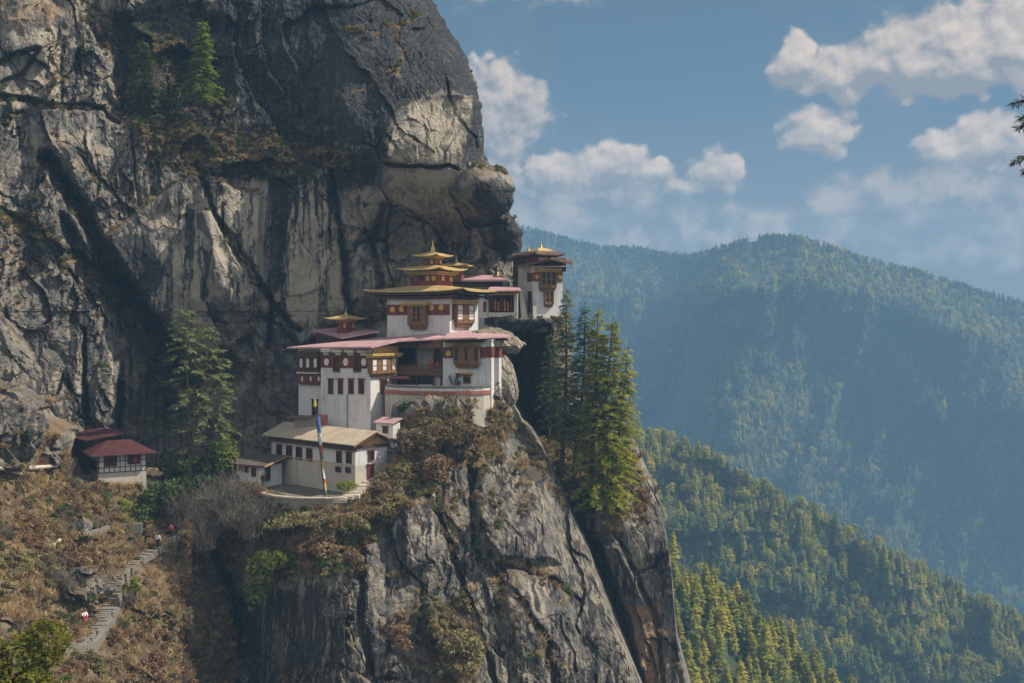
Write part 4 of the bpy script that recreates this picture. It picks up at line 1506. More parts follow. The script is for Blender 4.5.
def right_wing():
    B = Building('monastery_wing', 'white monastery wing with a carved bay window and red topped pillars at the cliff edge', 485, 389, 141, 17)
    w = -B.s('f', 443)
    zt = B.z('f', 470, 339)
    B.body('white', w, 7, -2.5, zt, .004)
    B.panel('red_band', 'band', 'f', 443.3, 455, 347, 358, 0, .1)
    B.panel('red_band', 'band', 'f', 478, 485.2, 347, 358, 0, .1)
    B.panel('lintel_beam', 'ochre', 'f', 446, 481, 342.3, 345.8, 0, .45)
    B.panel('eave_beam', 'timber', 'f', 443.3, 485.2, 338.6, 342, 0, .3)
    B.medallion('f', 448.6, 353.6, .36)
    B.bay('f', 453.7, 478.7, 346.8, 368, .7, 5, ('pane', 'brown'), 2)
    B.window('f', 456, 461.2, 374, 383.5, .03, 'redwood', 'pane', 0, name='door')
    B.panel('door_lintel', 'ochre', 'f', 461.5, 473, 372, 374, 0, .5)
    B.window('f', 463, 471, 375.5, 383.5, .03, 'brown', 'pane', 0, name='door')
    # bright pillars of the right side
    for (a, b, d) in ((485, 491.8, 141.2), (492.6, 499.3, 143.4)):
        x0, y0, z0 = B.loc(a, 389, d)
        x1 = x0 + (b - a) / F * d
        zt2 = B.loc(a, 341, d)[2]
        p = MB().box(x0, x1, y0, y0 + 1.1, -2.5, zt2).build('pillar', M['white'], B.root)
        MB().box(x0 - .04, x1 + .04, y0 - .05, y0 + 1.15, B.loc(a, 357.5, d)[2], B.loc(a, 346.5, d)[2]).build('red_collar', M['band'], p)
        MB().box(x0 - .1, x1 + .1, y0 - .12, y0 + 1.2, zt2 - .02, zt2 + .22).build('capital', M['white'], p)
    x0, y0, z0 = B.loc(499.5, 385, 145)
    MB().box(-.2, x0 - .2, 3.2, 8, -2.5, zt).build('side_wall', M['white'], B.root)
    MB().box(x0 - .2, x0 + .4, 3.0, 7, B.loc(499.5, 357, 145)[2], B.loc(499.5, 346, 145)[2]).build('red_band', M['band'], B.root)
    MB().box(x0 - .3, x0 + 1.0, 2.6, 3.2, B.loc(499.5, 345.6, 145)[2], B.loc(499.5, 342.2, 145)[2]).build('lintel_beam', M['ochre'], B.root)
    B.roof_w([[(442.8, 338.4, 140.2), (477, 337.4, 139.0), (480, 330.6, 150), (450, 330.4, 149.5)],
              [(477, 337.4, 139.0), (511.5, 336.0, 143.5), (490, 330.2, 150), (480, 330.6, 150)]], .2, 'pink')
    MB().slab([B.loc(445, 340.2, 141.2), B.loc(477, 339.6, 140.2), B.loc(508, 338.4, 144), B.loc(490, 336, 149), B.loc(450, 336, 149)], .25).build('eave_boards', M['timber'], B.root)


def court_stair():
    o = thing('stone_stair', 'steep white stair with a sloping parapet leading up to the shaded gallery', 'stairs', P(454, 384, 141.2), R(-14))
    mb = MB()
    a, b = P(454.5, 383, 140.8), P(442.5, 366, 143.6)
    d = b - a
    for k in range(8):
        q = d * (k / 8)
        mb.box(q.x - .35, q.x + .1, q.y - .2, q.y + .9, q.z - .1, q.z + d.z / 8)
    mb.build('steps', M['slate'], o)
    pr = MB()
    pr.hexa([(.1, -.35, -.25), (.1, -.2, -.25), (d.x, d.y - .2, d.z - .25), (d.x, d.y - .35, d.z - .25)],
            [(.1, -.35, .55), (.1, -.2, .55), (d.x, d.y - .2, d.z + .55), (d.x, d.y - .35, d.z + .55)])
    pr.build('parapet', M['white'], o)


def path_wall(mb, pts, thick, z0, z1):
    """wall along a plan path; pts are (x, y), z0/z1 numbers or lists"""
    n = len(pts)
    L, Rr = [], []
    for i in range(n):
        a, b = Vector(pts[max(i - 1, 0)]), Vector(pts[min(i + 1, n - 1)])
        t = (b - a).normalized()
        nn = Vector((-t.y, t.x)) * thick / 2
        p = Vector(pts[i])
        L.append(p + nn)
        Rr.append(p - nn)
    g = lambda z, i: z[i] if hasattr(z, '__len__') else z
    vs, fs = [], []
    for i in range(n):
        vs += [(Rr[i].x, Rr[i].y, g(z0, i)), (Rr[i].x, Rr[i].y, g(z1, i)), (L[i].x, L[i].y, g(z1, i)), (L[i].x, L[i].y, g(z0, i))]
    for i in range(n - 1):
        for k in range(4):
            fs.append((i * 4 + k, i * 4 + (k + 1) % 4, (i + 1) * 4 + (k + 1) % 4, (i + 1) * 4 + k))
    fs += [(0, 3, 2, 1), ((n - 1) * 4, (n - 1) * 4 + 1, (n - 1) * 4 + 2, (n - 1) * 4 + 3)]
    return mb.add(vs, fs)


def terrace_wall():
    pts = [(387, 141.8), (397, 140.4), (410, 139.2), (425, 138.4), (440, 138.2), (455, 138.3), (470, 138.8), (482, 139.8), (488, 141)]
    o0 = P(435, 412, 138.3)
    xy = [((px - CX) / F * d - o0.x, d - o0.y) for px, d in pts]
    o = thing('terrace_wall', 'curved cream retaining wall with a red coping below the monastery court', 'wall', o0)
    zz = lambda py: (HY - py) / F * 138.5 - o0.z
    path_wall(MB(), xy, .7, zz(428), zz(395)).build('wall', M['cream'], o)
    path_wall(MB(), xy, .95, zz(395) + .003, zz(391)).build('red_coping', M['redcop'], o)
    path_wall(MB(), xy, .6, zz(391) + .003, zz(387.8)).build('parapet', M['white'], o)
    path_wall(MB(), xy, .85, zz(387.8) + .003, zz(386)).build('slate_cap', M['slate'], o)
    fl = [((px - CX) / F * d - o0.x, d - o0.y, zz(389)) for px, d in pts]
    fl += [((488 - CX) / F * 150 - o0.x, 150 - o0.y, zz(389)), ((388 - CX) / F * 150 - o0.x, 150 - o0.y, zz(389))]
    MB().slab(fl, .6).build('court_floor', M['court'], o)


def upper_temple():
    B = Building('temple', 'white upper temple crowned by three tiers of gilded roofs', 449.7, 338, 147, 30)
    w, l = -B.s('f', 387.3), B.s('r', 478)
    zt = B.z('f', 449, 293)
    B.body('white', w, l, -3, zt, .004)
    B.panel('red_band', 'band', 'f', 387.5, 449.9, 304.5, 315, 0, .1)
    s0, s1, z0, z1 = B.rect('r', 449.9, 477.8, 304.5, 315)
    B.panel('red_band', 'band', 'r', 452, 455, 304.5, 320, 0, .1)
    B.panel('eave_timber', 'redwood', 'f', 389, 449.5, 293.6, 299, 0, .30)
    B.panel('eave_timber', 'redwood', 'r', 450, 477, 292.5, 299, 0, .30)
    for px, py in ((393, 309.6), (402, 309), (432.2, 307.6), (441.5, 307.3)):
        B.medallion('f', px, py, .40)
    B.bay('f', 408, 425, 306, 329.5, .7, 4, ('brown', 'pane', 'pane', 'brown'), 3, (402, 427, 302.3, 305.7))
    B.bay('r', 457.5, 474, 304.6, 327.5, .6, 3, ('wpane', 'brown'), 3, (456, 476, 300.4, 304.2))
    # tiers of roofs
    cx, cy = -w / 2, l / 2
    zr = B.z('f', 449, 290.6)
    eav = lambda mb: mb
    r1 = hip_roof(cx, cy - .5, w / 2 + 2.9, l / 2 + .7, zr, zr + .80, 2.0, 2.0, .34, .16).build('gilded_roof', M['goldtop'], B.root)
    hip_roof(cx, cy - .5, w / 2 + 2.5, l / 2 + .9, zr - .36, zr + .3, 1.5, 1.5, .34, .14).build('eave_boards', M['timber'], r1)
    hip_roof(cx, cy - .3, w / 2 + 1.2, l / 2 + .6, zr - .75, zr + .3, 1.5, 1.5, .1, .14).build('cornice', M['redwood'], r1)
    z2 = zr + 1.25
    t2 = MB().box(cx - 2.0, cx + 2.0, cy - 2.0, cy + 2.0, z2 - .9, z2 + 1.8).build('roof_turret', M['band'], B.root)
    c = MB()
    c.box(cx - 2.3, cx + 2.3, cy - 2.3, cy + 2.3, z2 + 1.02, z2 + 1.2)
    c.box(cx - 2.6, cx + 2.6, cy - 2.6, cy + 2.6, z2 + 1.24, z2 + 1.5)
    c.build('cornice', M['ochre'], t2)
    for k in range(4):
        q = -1.5 + k * 1.0
        MB().box(cx + q - .3, cx + q + .3, cy - 2.06, cy - 1.9, z2 + .25, z2 + .85).build('panel', M[('brown', 'pane', 'medal', 'medal')[k]], t2)
        MB().box(cx + 1.9, cx + 2.06, cy + q - .3, cy + q + .3, z2 + .25, z2 + .85).build('panel', M['medal' if k % 2 else 'redwood'], t2)
    hip_roof(cx, cy, 3.5, 3.3, z2 + 1.75, z2 + 2.4, 1.0, 1.0, .30, .13).build('gilded_roof', M['goldtop'], t2)
    lantern(B, cx, cy, z2 + 2.4, 1.9, 1.3, 2.0, .62, 1.9, 2, 'redwood', .22)


def back_temple():
    """gilded lantern seen behind the temple, and the red roofed hall right of it"""
    B = Building('back_temple', 'hall with a pink sheet roof and a small gilded lantern directly behind the temple', 503, 318, 167, 12)
    w = -B.s('f', 440)
    z0, z1 = -2, B.z('f', 475, 281)
    B.body('white', w, 5, z0, z1, 0)
    B.panel('timber_storey', 'timber', 'f', 440, 503, 280.6, 290, 0, .5)
    B.panel('painted_frieze', 'brown', 'f', 447, 486, 284, 289, .5, .62)
    B.panel('ledge', 'coping', 'f', 474, 491, 287.2, 288.6, .5, .9)
    B.roof_w([[(446, 279.6, 164.5), (507, 279.4, 164), (500, 275, 171), (450, 275.2, 171)]], .3, 'pink')
    x, y, z = B.loc(497.7, 276, 166)
    pinnacle(B.root, x, y, z, 1.3)
    x, y, z = B.loc(456.5, 275.0, 165)
    MB().box(x - 1, x + 1, y - 1, y + 1, z - 1, z + .9).build('roof_turret', M['redwood'], B.root)
    lantern(B, x, y, z + .4, 1.9, 1.0, 2.1, .45, 1.2, 2, 'redwood')
    # open porch with orange hangings
    Q = Building('porch', 'open porch with orange hangings between the temple and the cliff tower', 519, 318, 159, 8, 'porch')
    w = -Q.s('f', 482)
    MB().box(-w, 0, 2.2, 3.2, -1, Q.z('f', 500, 291)).build('back_wall', M['pane'], Q.root)  # near-black wall, the shade of the open porch is in its colour
    Q.panel('wall', 'white', 'f', 482, 490, 300, 318, -2.2, 0)
    Q.panel('post', 'white', 'f', 514.5, 518, 293, 318, -.5, 0)
    Q.panel('lintel_beam', 'ochre', 'f', 489, 516, 293, 295.2, -.4, .2)
    Q.panel('low_wall', 'white', 'f', 489, 515, 312.5, 317, -.4, .1)
    for k in range(7):
        a = 491.5 + 3.1 * k
        Q.panel('banner', 'orange' if k % 3 else 'redwood', 'f', a, a + 1.7, 297 + 2.5 * ((k * 7) % 3), 311, -.9 - .1 * (k % 2), -.8 - .1 * (k % 2))
    Q.roof_w([[(487, 290.6, 157), (521.5, 290.2, 157), (519, 286.6, 163), (490, 286.8, 163)]], .2, 'pink')
    Q.panel('window', 'redwood', 'f', 483.4, 486.4, 301.5, 312, 0, .08)
    # sloping white buttress by the tower
    o = thing('stair_parapet', 'sloping white parapet of the stair beside the cliff tower', 'wall', P(523, 316, 160))
    MB().hexa([(-.25, 0, -.5), (.75, 0, -.5), (.75, .5, -.5), (-.25, .5, -.5)], [(-.55, 0, 3.9), (-.1, 0, 3.9), (-.1, .5, 3.9), (-.55, .5, 3.9)]).build('stair_parapet_mesh', M['cream'], o).name = 'wall'


def cliff_tower():
    B = Building('cliff_tower', 'slim white tower shrine with a carved bay standing on the cliff edge', 533.2, 317, 163, 64)
    w, l = -B.s('f', 527), B.s('r', 562.5)
    w = max(w, 5.0)
    zt = B.z('r', 548, 266)
    B.body('white', w, l, -2.2, zt, .004)
    B.panel('red_band', 'band', 'r', 533.4, 562.2, 272.8, 281.6, 0, .1)
    B.panel('red_band', 'band', 'f', 527.5, 533.2, 272.8, 281.6, 0, .1)
    B.panel('painted_frieze', 'ochre', 'r', 533.4, 562.2, 269.6, 272.6, 0, .14)
    B.medallion('r', 536.8, 276.6, .36)
    B.medallion('r', 559.2, 276.8, .36)
    B.bay('r', 541.2, 556.4, 272, 291, .7, 3, 'pane', 2, (538.5, 560, 268, 271.8))
    B.bay('r', 545.4, 553.6, 291.6, 307, .45, 2, 'pane', 2)
    B.window('f', 528.5, 531.5, 292, 312, .03, 'redwood', 'pane', 0)
    B.roof_w([[(535, 266.4, 162), (565.5, 266.0, 162.5), (563, 263.6, 165.5), (536, 264, 165.5)]], .14, 'pink', 'canopy')
    mb = MB()
    rq = [[(517.5, 266, 163), (551, 257.5, 161), (556, 256.2, 172), (524, 262.4, 173)], [(551, 257.5, 161), (572, 262.4, 163.5), (573.5, 260.2, 172), (556, 256.2, 172)]]
    B.roof_w(rq, .35, 'brownroof')
    x, y, z = B.loc(545, 262, 166)
    MB().box(x - 2.4, x + 2.4, y - 2.3, y + 2.3, z - 1.5, z + .5).build('upper_storey', M['redwood'], B.root)
    # lantern storey
    x, y, z = B.loc(541, 257.6, 166.5)
    MB().box(x - 1.6, x + 1.6, y - 1.6, y + 1.6, z - 1.2, z + .75).build('lantern_storey', M['band'], B.root)
    hip_roof(x, y, 2.9, 2.5, z + .35, z + .85, 2.0, 1.7, .2, .2).build('upper_roof', M['brownroof'], B.root)
    r = hip_roof(x, y, 1.7, 1.5, z + .9, z + 1.45, .5, .5, .16, .14).build('gilded_roof', M['goldtop'], B.root)
    MB().box(x - 1.3, x + 1.3, y - 1.2, y + 1.2, z + .6, z + 1.0).build('collar', M['redwood'], r)
    pinnacle(r, x, y, z + 1.4, 1.25)
    x2, y2, z2 = B.loc(528.6, 252.5, 168)
    MB().box(x2 - .35, x2 + .35, y2 - .35, y2 + .35, z2 - 1.8, z2).build('chimney_post', M['redwood'], B.root)
    pinnacle(B.root, x2, y2, z2, 1.3)
    B.roof_w([[(510, 256.5, 168), (535, 250.5, 167), (537, 249.2, 172), (513, 253.5, 173)]], .25, 'brownroof', 'side_roof')
    MB().hexa([B.loc(513, 320, 170), B.loc(530, 320, 168), B.loc(530, 320, 172), B.loc(514, 320, 173)],
              [B.loc(513, 256.5, 170), B.loc(530, 253, 168), B.loc(530, 253, 172), B.loc(514, 256, 173)]).build('side_wall', M['timber'], B.root)


def lower_house():
    B = Building('lower_house', 'long low white house with a tan sheet roof below the monastery', 355.3, 487, 131, 43)
    w, l = -B.s('f', 271.6), B.s('r', 388)
    zt = B.z('f', 355, 446.5)
    zlow = B.z('f', 355, 466)
    B.body('cream', w, l, -2.5, zlow, .012, 'lower_wall')
    MB().box(-w, 0, 0, l, zlow + .003, zt).build('wall', M['white'], B.root)
    MB().box(-w - .05, -.02, -.09, .02, zlow - .02, zlow + .12).build('ledge', M['coping'], B.root)
    tops = [(276.7, 282, 443.8, 456.6), (286.4, 292.2, 445.2, 458.6), (296.2, 302, 446.8, 459.6), (306.6, 312.2, 448, 460.8), (336.6, 341.6, 451, 462.8), (346.4, 351.5, 451.8, 463.3)]
    for a, b, c, d in tops:
        B.window('f', a, b, c, d, .05, 'redwood', 'pane', 0, lintel=False)
    for a, b, c, d in ((335.8, 340.8, 466.5, 472), (345.8, 350.6, 467.2, 472.8)):
        B.window('f', a, b, c, d, .05, 'timber', 'pane', 0, lintel=False)
    B.window('r', 368.4, 374.2, 450.5, 460.8, .05, 'redwood', 'pane', 0)
    B.window('r', 367.4, 373.6, 464.6, 478, .05, 'redwood', 'redwood', 0, name='door')
    B.panel('eave_beam', 'timber', 'f', 271.8, 355.2, 440.6, 444, 0, .2).hide_render = False
    # roof: ridge runs along the front, gable faces right
    ov = .9
    zr = zt + 1.75
    fr = [(-w - ov, -ov, zt + .28), (ov, -ov, zt + .28), (ov, l / 2, zr), (-w - ov, l / 2, zr)]
    bk = [(-w - ov, l / 2, zr), (ov, l / 2, zr), (ov, l + ov, zt + .28), (-w - ov, l + ov, zt + .28)]
    rf = MB().slab(fr, .12).slab(bk, .12).build('roof', M['tan'], B.root)
    for k in range(1, 9):
        x = -w - ov + (w + 2 * ov) * k / 9
        MB().slab([(x - .04, -ov, zt + .325), (x + .04, -ov, zt + .325), (x + .04, l / 2, zr + .045), (x - .04, l / 2, zr + .045)], .04).build('seam', M['tan'], rf)
    MB().hexa([(-.15, .1, zt), (.12, .1, zt), (.12, l - .1, zt), (-.15, l - .1, zt)],
              [(-.15, l / 2 - .02, zr - .2), (.12, l / 2 - .02, zr - .2), (.12, l / 2 + .02, zr - .2), (-.15, l / 2 + .02, zr - .2)]).build('gable', M['ochre'], B.root)
    MB().box(-w, .25, -.45, .02, zt - .5, zt - .02).build('eave_beam', M['timber'], B.root)
    MB().box(-.02, .22, 0, l, zt - .3, zt + .06).build('eave_beam', M['timber'], B.root)
    MB().slab([(.84, -.95, zt + .10), (.93, -.95, zt + .10), (.93, l / 2, zr - .12), (.84, l / 2, zr - .12)], .2).slab(
        [(.84, l / 2, zr - .12), (.93, l / 2, zr - .12), (.93, l + .95, zt + .10), (.84, l + .95, zt + .10)], .2).build('bargeboard', M['redwood'], B.root)
    # sloping court in front
    o = thing('forecourt', 'small earth court edged by a curved pale coping in front of the lower house', 'court', P(300, 498, 128.5))
    o0 = Vector(o.location)
    edge = [(256, 487, 135), (259, 490.5, 132), (266, 494, 130), (278, 498, 128.3), (292, 500.5, 127.4), (308, 501.5, 127), (326, 501.6, 127), (344, 500.6, 127.4)]
    z = P(300, 499.5, 127.3).z - o0.z
    xy = [((a - CX) / F * d - o0.x, d - o0.y) for a, b, d in edge]
    path_wall(MB(), xy, .45, z - 1.5, z + .12).build('retaining_wall', M['stone'], o)
    path_wall(MB(), xy, .6, z + .123, z + .30).build('coping', M['coping'], o)
    pl = [(x, y, z) for x, y in xy] + [((350 - CX) / F * 134 - o0.x, 134 - o0.y, z), ((262 - CX) / F * 142 - o0.x, 142 - o0.y, z)]
    MB().slab(pl, .5).build('court_floor', M['court'], o)
    # steps at the right end
    s = thing('stone_steps', 'short flight of pale stone steps climbing to the red door of the lower house', 'steps', P(345, 497, 128.5))
    a, b = P(343, 499, 127.6), P(384, 474, 134)
    mb = MB()
    rr = random.Random(31)
    for k in range(17):
        q = a + (b - a) * (k / 16) - Vector(s.location) + Vector((rr.uniform(-.25, .25), rr.uniform(-.3, .3), rr.uniform(-.06, .06)))
        e, g = rr.uniform(.45, 1.05), rr.uniform(.4, .8)
        mb.hexa([(q.x - e, q.y - g, q.z - .35), (q.x + e * .8, q.y - g * 1.2, q.z - .35), (q.x + e, q.y + g, q.z - .35), (q.x - e * .6, q.y + g, q.z - .35)],
                [(q.x - e, q.y - g, q.z + .08), (q.x + e * .8, q.y - g * 1.2, q.z + .05), (q.x + e, q.y + g, q.z + .1), (q.x - e * .6, q.y + g, q.z + .08)])
    mb.build('steps', M['coping'], s)


def annex():
    B = Building('annex', 'little whitewashed outhouse with a dark grey roof left of the lower house', 264.2, 483, 137, 30)
    w, l = -B.s('f', 236), B.s('r', 272)
    l = max(l, 3.2)
    zt = B.z('f', 262, 466)
    B.body('white', w, l, -2.5, zt, .01)
    for a, b, c, d in ((239, 243, 464, 471), (244.8, 248.4, 466.6, 472.4), (251.6, 256, 467.6, 476.5)):
        B.window('f', a, b, c, d, .04, 'redwood', 'pane', 0, lintel=False)
    B.window('r', 264.6, 270, 466.8, 481, .04, 'timber', 'pane', 0, name='door')
    ov = .6
    MB().slab([(-w - ov, -ov, zt + .1), (ov, -ov, zt + .1), (ov, l + ov, zt + 1.0), (-w - ov, l + ov, zt + 1.0)], .12).build('roof', M['grey'], B.root)
    MB().slab([(-w - ov - .03, -ov - .06, zt + .12), (ov + .03, -ov - .06, zt + .12), (ov + .03, -ov - .003, zt + .12), (-w - ov - .03, -ov - .003, zt + .12)], .2).build('fascia', M['redwood'], B.root)
    MB().slab([(ov + .003, -ov, zt + .12), (ov + .07, -ov, zt + .12), (ov + .07, l + ov, zt + 1.02), (ov + .003, l + ov, zt + 1.02)], .2).build('fascia', M['ochre'], B.root)


def small_works():
    # kiosk with pink roof at the corner of the block
    B = Building('kiosk', 'tiny white hut with a faded pink roof at the right end of the lower house', 393, 440, 134.5, 38, 'hut')
    w, l = -B.s('f', 376), B.s('r', 400)
    zt = B.z('f', 390, 423)
    B.body('white', w, l, -1.5, zt, .01)
    MB().slab([(-w - .25, -.25, zt), (.25, -.25, zt), (.25, l + .25, zt + .55), (-w - .25, l + .25, zt + .55)], .1).build('roof', M['pink'], B.root)
    B.window('f', 383, 388, 427, 433, .03, 'timber', 'pane', 0)
    # stone plinth with a flat cap between the block and the lower house
    o = thing('stone_altar', 'squat stone altar with a flat slab cap behind the tan roof', 'altar', P(310, 424.5, 141), R(-28))
    MB().box(-2.0, 2.0, -.6, .8, -2.5, .9).build('plinth', M['stone'], o, .03)
    MB().box(-2.3, .6, -1.1, 1.0, .903, 1.08).build('cap_slab', M['court'], o)
    MB().box(1.2, 2.4, -.5, .6, .0, 1.3).build('side_block', M['redcop'], o)
    # prayer flag
    a, b = P(325.3, 499, 127.6), P(314.5, 404, 127.6)
    o = thing('prayer_flag', 'tall slanting pole with a narrow banner of blue white red green and yellow cloth', 'prayer flag', a)
    d = b - a
    MB().tube([(0, 0, 0), tuple(d * .5), tuple(d)], [.085, .06, .045], 8).build('pole', M['timber'], o)
    MB().lathe([(.06, 0), (.17, .1), (.19, .35), (.13, .65), (.07, .9), (.03, 1.2)], 10, tuple(d * .965)).build('finial_cloth', M['flagyellow'], o)
    segs = [('blue', .70, .88), ('flagwhite', .575, .70), ('flagred', .47, .575), ('flaggreen', .42, .47), ('flagyellow', .33, .42), ('flagwhite', .22, .33), ('flagred', .17, .22),
            ('flagyellow', .10, .17), ('flaggreen', .02, .10)]
    for m, t0, t1 in segs:
        vs, fs = [], []
        n = 6
        for k in range(n + 1):
            t = t1 + (t0 - t1) * k / n
            q = d * t
            wd = .16 + .28 * t
            for j in range(4):
                f = j / 3
                vs.append((q.x + .07 + wd * f, q.y - .05 - .16 * math.sin(9 * t + 3 * f) * f, q.z - .12 * f))
        for k in range(n):
            for j in range(3):
                fs.append((k * 4 + j, k * 4 + j + 1, k * 4 + j + 5, k * 4 + j + 4))
        n0 = len(vs)
        vs += [(p[0], p[1] + .02, p[2]) for p in vs]
        fs += [tuple(i + n0 for i in reversed(q)) for q in fs]
        MB().add(vs, fs).build('banner_cloth', M[m], o)


def red_roof_house():
    B = Building('timber_framed_house', 'white timber framed house with a maroon hipped roof on a stone base', 98.8, 474, 131, 60, 'house')
    w, l = -B.s('f', 89.6), B.s('r', 146)
    w = max(w, 3.6)
    zt, zb = B.z('r', 100, 454.8), 0
    MB().box(-w, 0, 0, l, zb, zt).build('wall', M['white'], B.root)
    MB().hexa([(-w - .1, -.25, -5), (.25, -.25, -5), (.25, l + .1, -5), (-w - .1, l + .1, -5)], [(-w, -.05, zb - .003), (.05, -.05, zb - .003), (.05, l, zb - .003), (-w, l, zb - .003)]).build('stone_base', M['cream'], B.root)
    fr = MB()
    n = 9
    h = zt - zb
    for k in range(n + 1):
        y = l * k / n
        fr.box(-.02, .05, y - .05, y + .05, zb + .04, zt)
    for z in (.04, .30, .62):
        fr.box(-.02, .047, 0, l, zb + h * z - .05, zb + h * z + .05)
    for k in range(4):
        x = -w * k / 3
        fr.box(x - .05, x + .05, -.05, .02, zb + .04, zt)
    for z in (.04, .30, .62):
        fr.box(-w, 0, -.047, .02, zb + h * z - .05, zb + h * z + .05)
    fr.build('timber_frame', M['timber'], B.root)
    B.window('r', 104.2, 117, 455.6, 466.2, .06, 'redwood', 'pane', 3, lintel=False)
    B.window('r', 127.4, 140, 453.6, 464, .06, 'redwood', 'pane', 3, lintel=False)
    B.panel('curtain', 'redcloth', 'r', 134.2, 136.6, 455, 462.5, .03, .12)
    B.window('f', 90.8, 96.6, 459, 468.5, .06, 'timber', 'pane', 1, lintel=False)
    ov = 1.15
    cx, cy = -w / 2, l / 2
    mb = MB()
    e = [(-w - ov, -ov, zt + .02), (ov, -ov, zt + .02), (ov, l + ov, zt + .02), (-w - ov, l + ov, zt + .02)]
    zr = zt + 1.35
    r0, r1 = (cx, l * .28, zr), (cx, l * .78, zr)
    mb.slab([e[0], e[1], r0], .1).slab([e[1], e[2], r1, r0], .1).slab([e[2], e[3], r1], .1).slab([e[3], e[0], r0, r1], .1)
    mb.build('roof', M['maroon'], B.root)
    # lower shed behind
    S = Building('shed', 'low dark shed with a flat maroon roof tucked against the timber framed house', 88, 457, 135.5, 50, 'shed')
    MB().box(-6.5, 0, 0, 3.4, -3, 2.2).build('wall', M['timber'], S.root)
    for px in (-1.2, -3.0, -4.8):
        MB().box(px - .5, px + .5, -.06, .05, .5, 1.7).build('window', M['pane'], S.root)
    MB().slab([(-7.2, -.8, 2.25), (1.6, -.8, 2.25), (1.6, 4.2, 2.9), (-7.2, 4.2, 2.9)], .12).build('roof', M['maroon'], S.root)


white_block()
court_gallery()
right_wing()
court_stair()
terrace_wall()
upper_temple()
back_temple()
cliff_tower()
lower_house()
annex()
small_works()
red_roof_house()


# ------------------------------------------------------------------ vegetation
NEEDLE = leaf_material('pine_needles', (0.125, 0.165, 0.045), (0.400, 0.400, 0.075), None, .52)
NEEDLE_NEAR = leaf_material('near_dark_needles', (0.018, 0.028, 0.022), (0.050, 0.064, 0.045), None, .15)
NEEDLE_MID = leaf_material('green_fir_needles', (0.075, 0.120, 0.036), (0.215, 0.275, 0.060), None, .4)
NEEDLE_SHADE = leaf_material('dark_pine_needles', (0.050, 0.080, 0.040), (0.140, 0.180, 0.065), None, .3)  # darker needle copy for firs in shade, the shade is in the colour
NEEDLE_BLUE = leaf_material('blue_pine_needles', (0.080, 0.110, 0.055), (0.200, 0.225, 0.105), None, .3)
LEAF_DARK = leaf_material('dark_green_leaves', (0.045, 0.080, 0.034), (0.130, 0.180, 0.066), None, .25)
LEAF_BRIGHT = leaf_material('bright_green_leaves', (0.100, 0.140, 0.045), (0.270, 0.310, 0.080), None, .35)
LEAF_OLIVE = leaf_material('olive_leaves', (0.130, 0.118, 0.060), (0.300, 0.260, 0.140), None, .25)
LEAF_BROWN = leaf_material('withered_brown_leaves', (0.150, 0.112, 0.075), (0.300, 0.232, 0.158), None, .25)
LEAF_RUST = leaf_material('rusty_leaves', (0.165, 0.100, 0.064), (0.290, 0.190, 0.125), None, .25)
LEAF_STRAW = leaf_material('straw_grass', (0.260, 0.185, 0.100), (0.450, 0.340, 0.200), None, .3)
LEAF_FRONT = leaf_material('sunny_front_leaves', (0.070, 0.085, 0.020), (0.220, 0.215, 0.045), None, .35)
TWIG = plain_mat('bare_grey_twigs', (0.10, 0.085, 0.072), (0.215, 0.185, 0.155), 1.0, .9)


def quads_mesh(name, c, t, b, mat):
    """leaf faces: centres c, half-length vectors t, half-width vectors b"""
    v = np.stack([c - t, c + b, c + t, c - b], 1).reshape(-1, 3)
    return np_mesh(name, v, np.arange(len(v)).reshape(-1, 4), mat, smooth=False)


def unit(a):
    return a / (np.linalg.norm(a, axis=-1, keepdims=True) + 1e-9)


def shrub_mesh(seed, size, n, leaf, mat, lumps=9, droop=0.0, flat=1.0):
    """leafy crown: many leaves gathered on the outside of uneven lumps; size = (rx, ry, rz)"""
    rng = np.random.default_rng(seed)
    size = np.array(size)
    lc = unit(rng.normal(size=(lumps, 3)) + [0, 0, .35]) * rng.uniform(.25, .74, (lumps, 1))
    lr = rng.uniform(.24, .46, lumps)
    k = rng.integers(0, lumps, n)
    d = unit(rng.normal(size=(n, 3)) + [0, 0, .25])
    c = (lc[k] + d * (lr[k] * rng.uniform(.55, 1.08, n) ** .6)[:, None]) * size
    c[:, 2] += size[2] * .55
    c = c[c[:, 2] > -.05]
    d = d[:len(c)]
    n = len(c)
    t = unit(rng.normal(size=(n, 3)) * [1, 1, .7] + [0, 0, -droop])
    b = unit(np.cross(t, rng.normal(size=(n, 3)) + d * .5))
    s = leaf * rng.uniform(.6, 1.35, (n, 1))
    return quads_mesh('foliage', c, t * s, b * s * .42 * flat, mat)


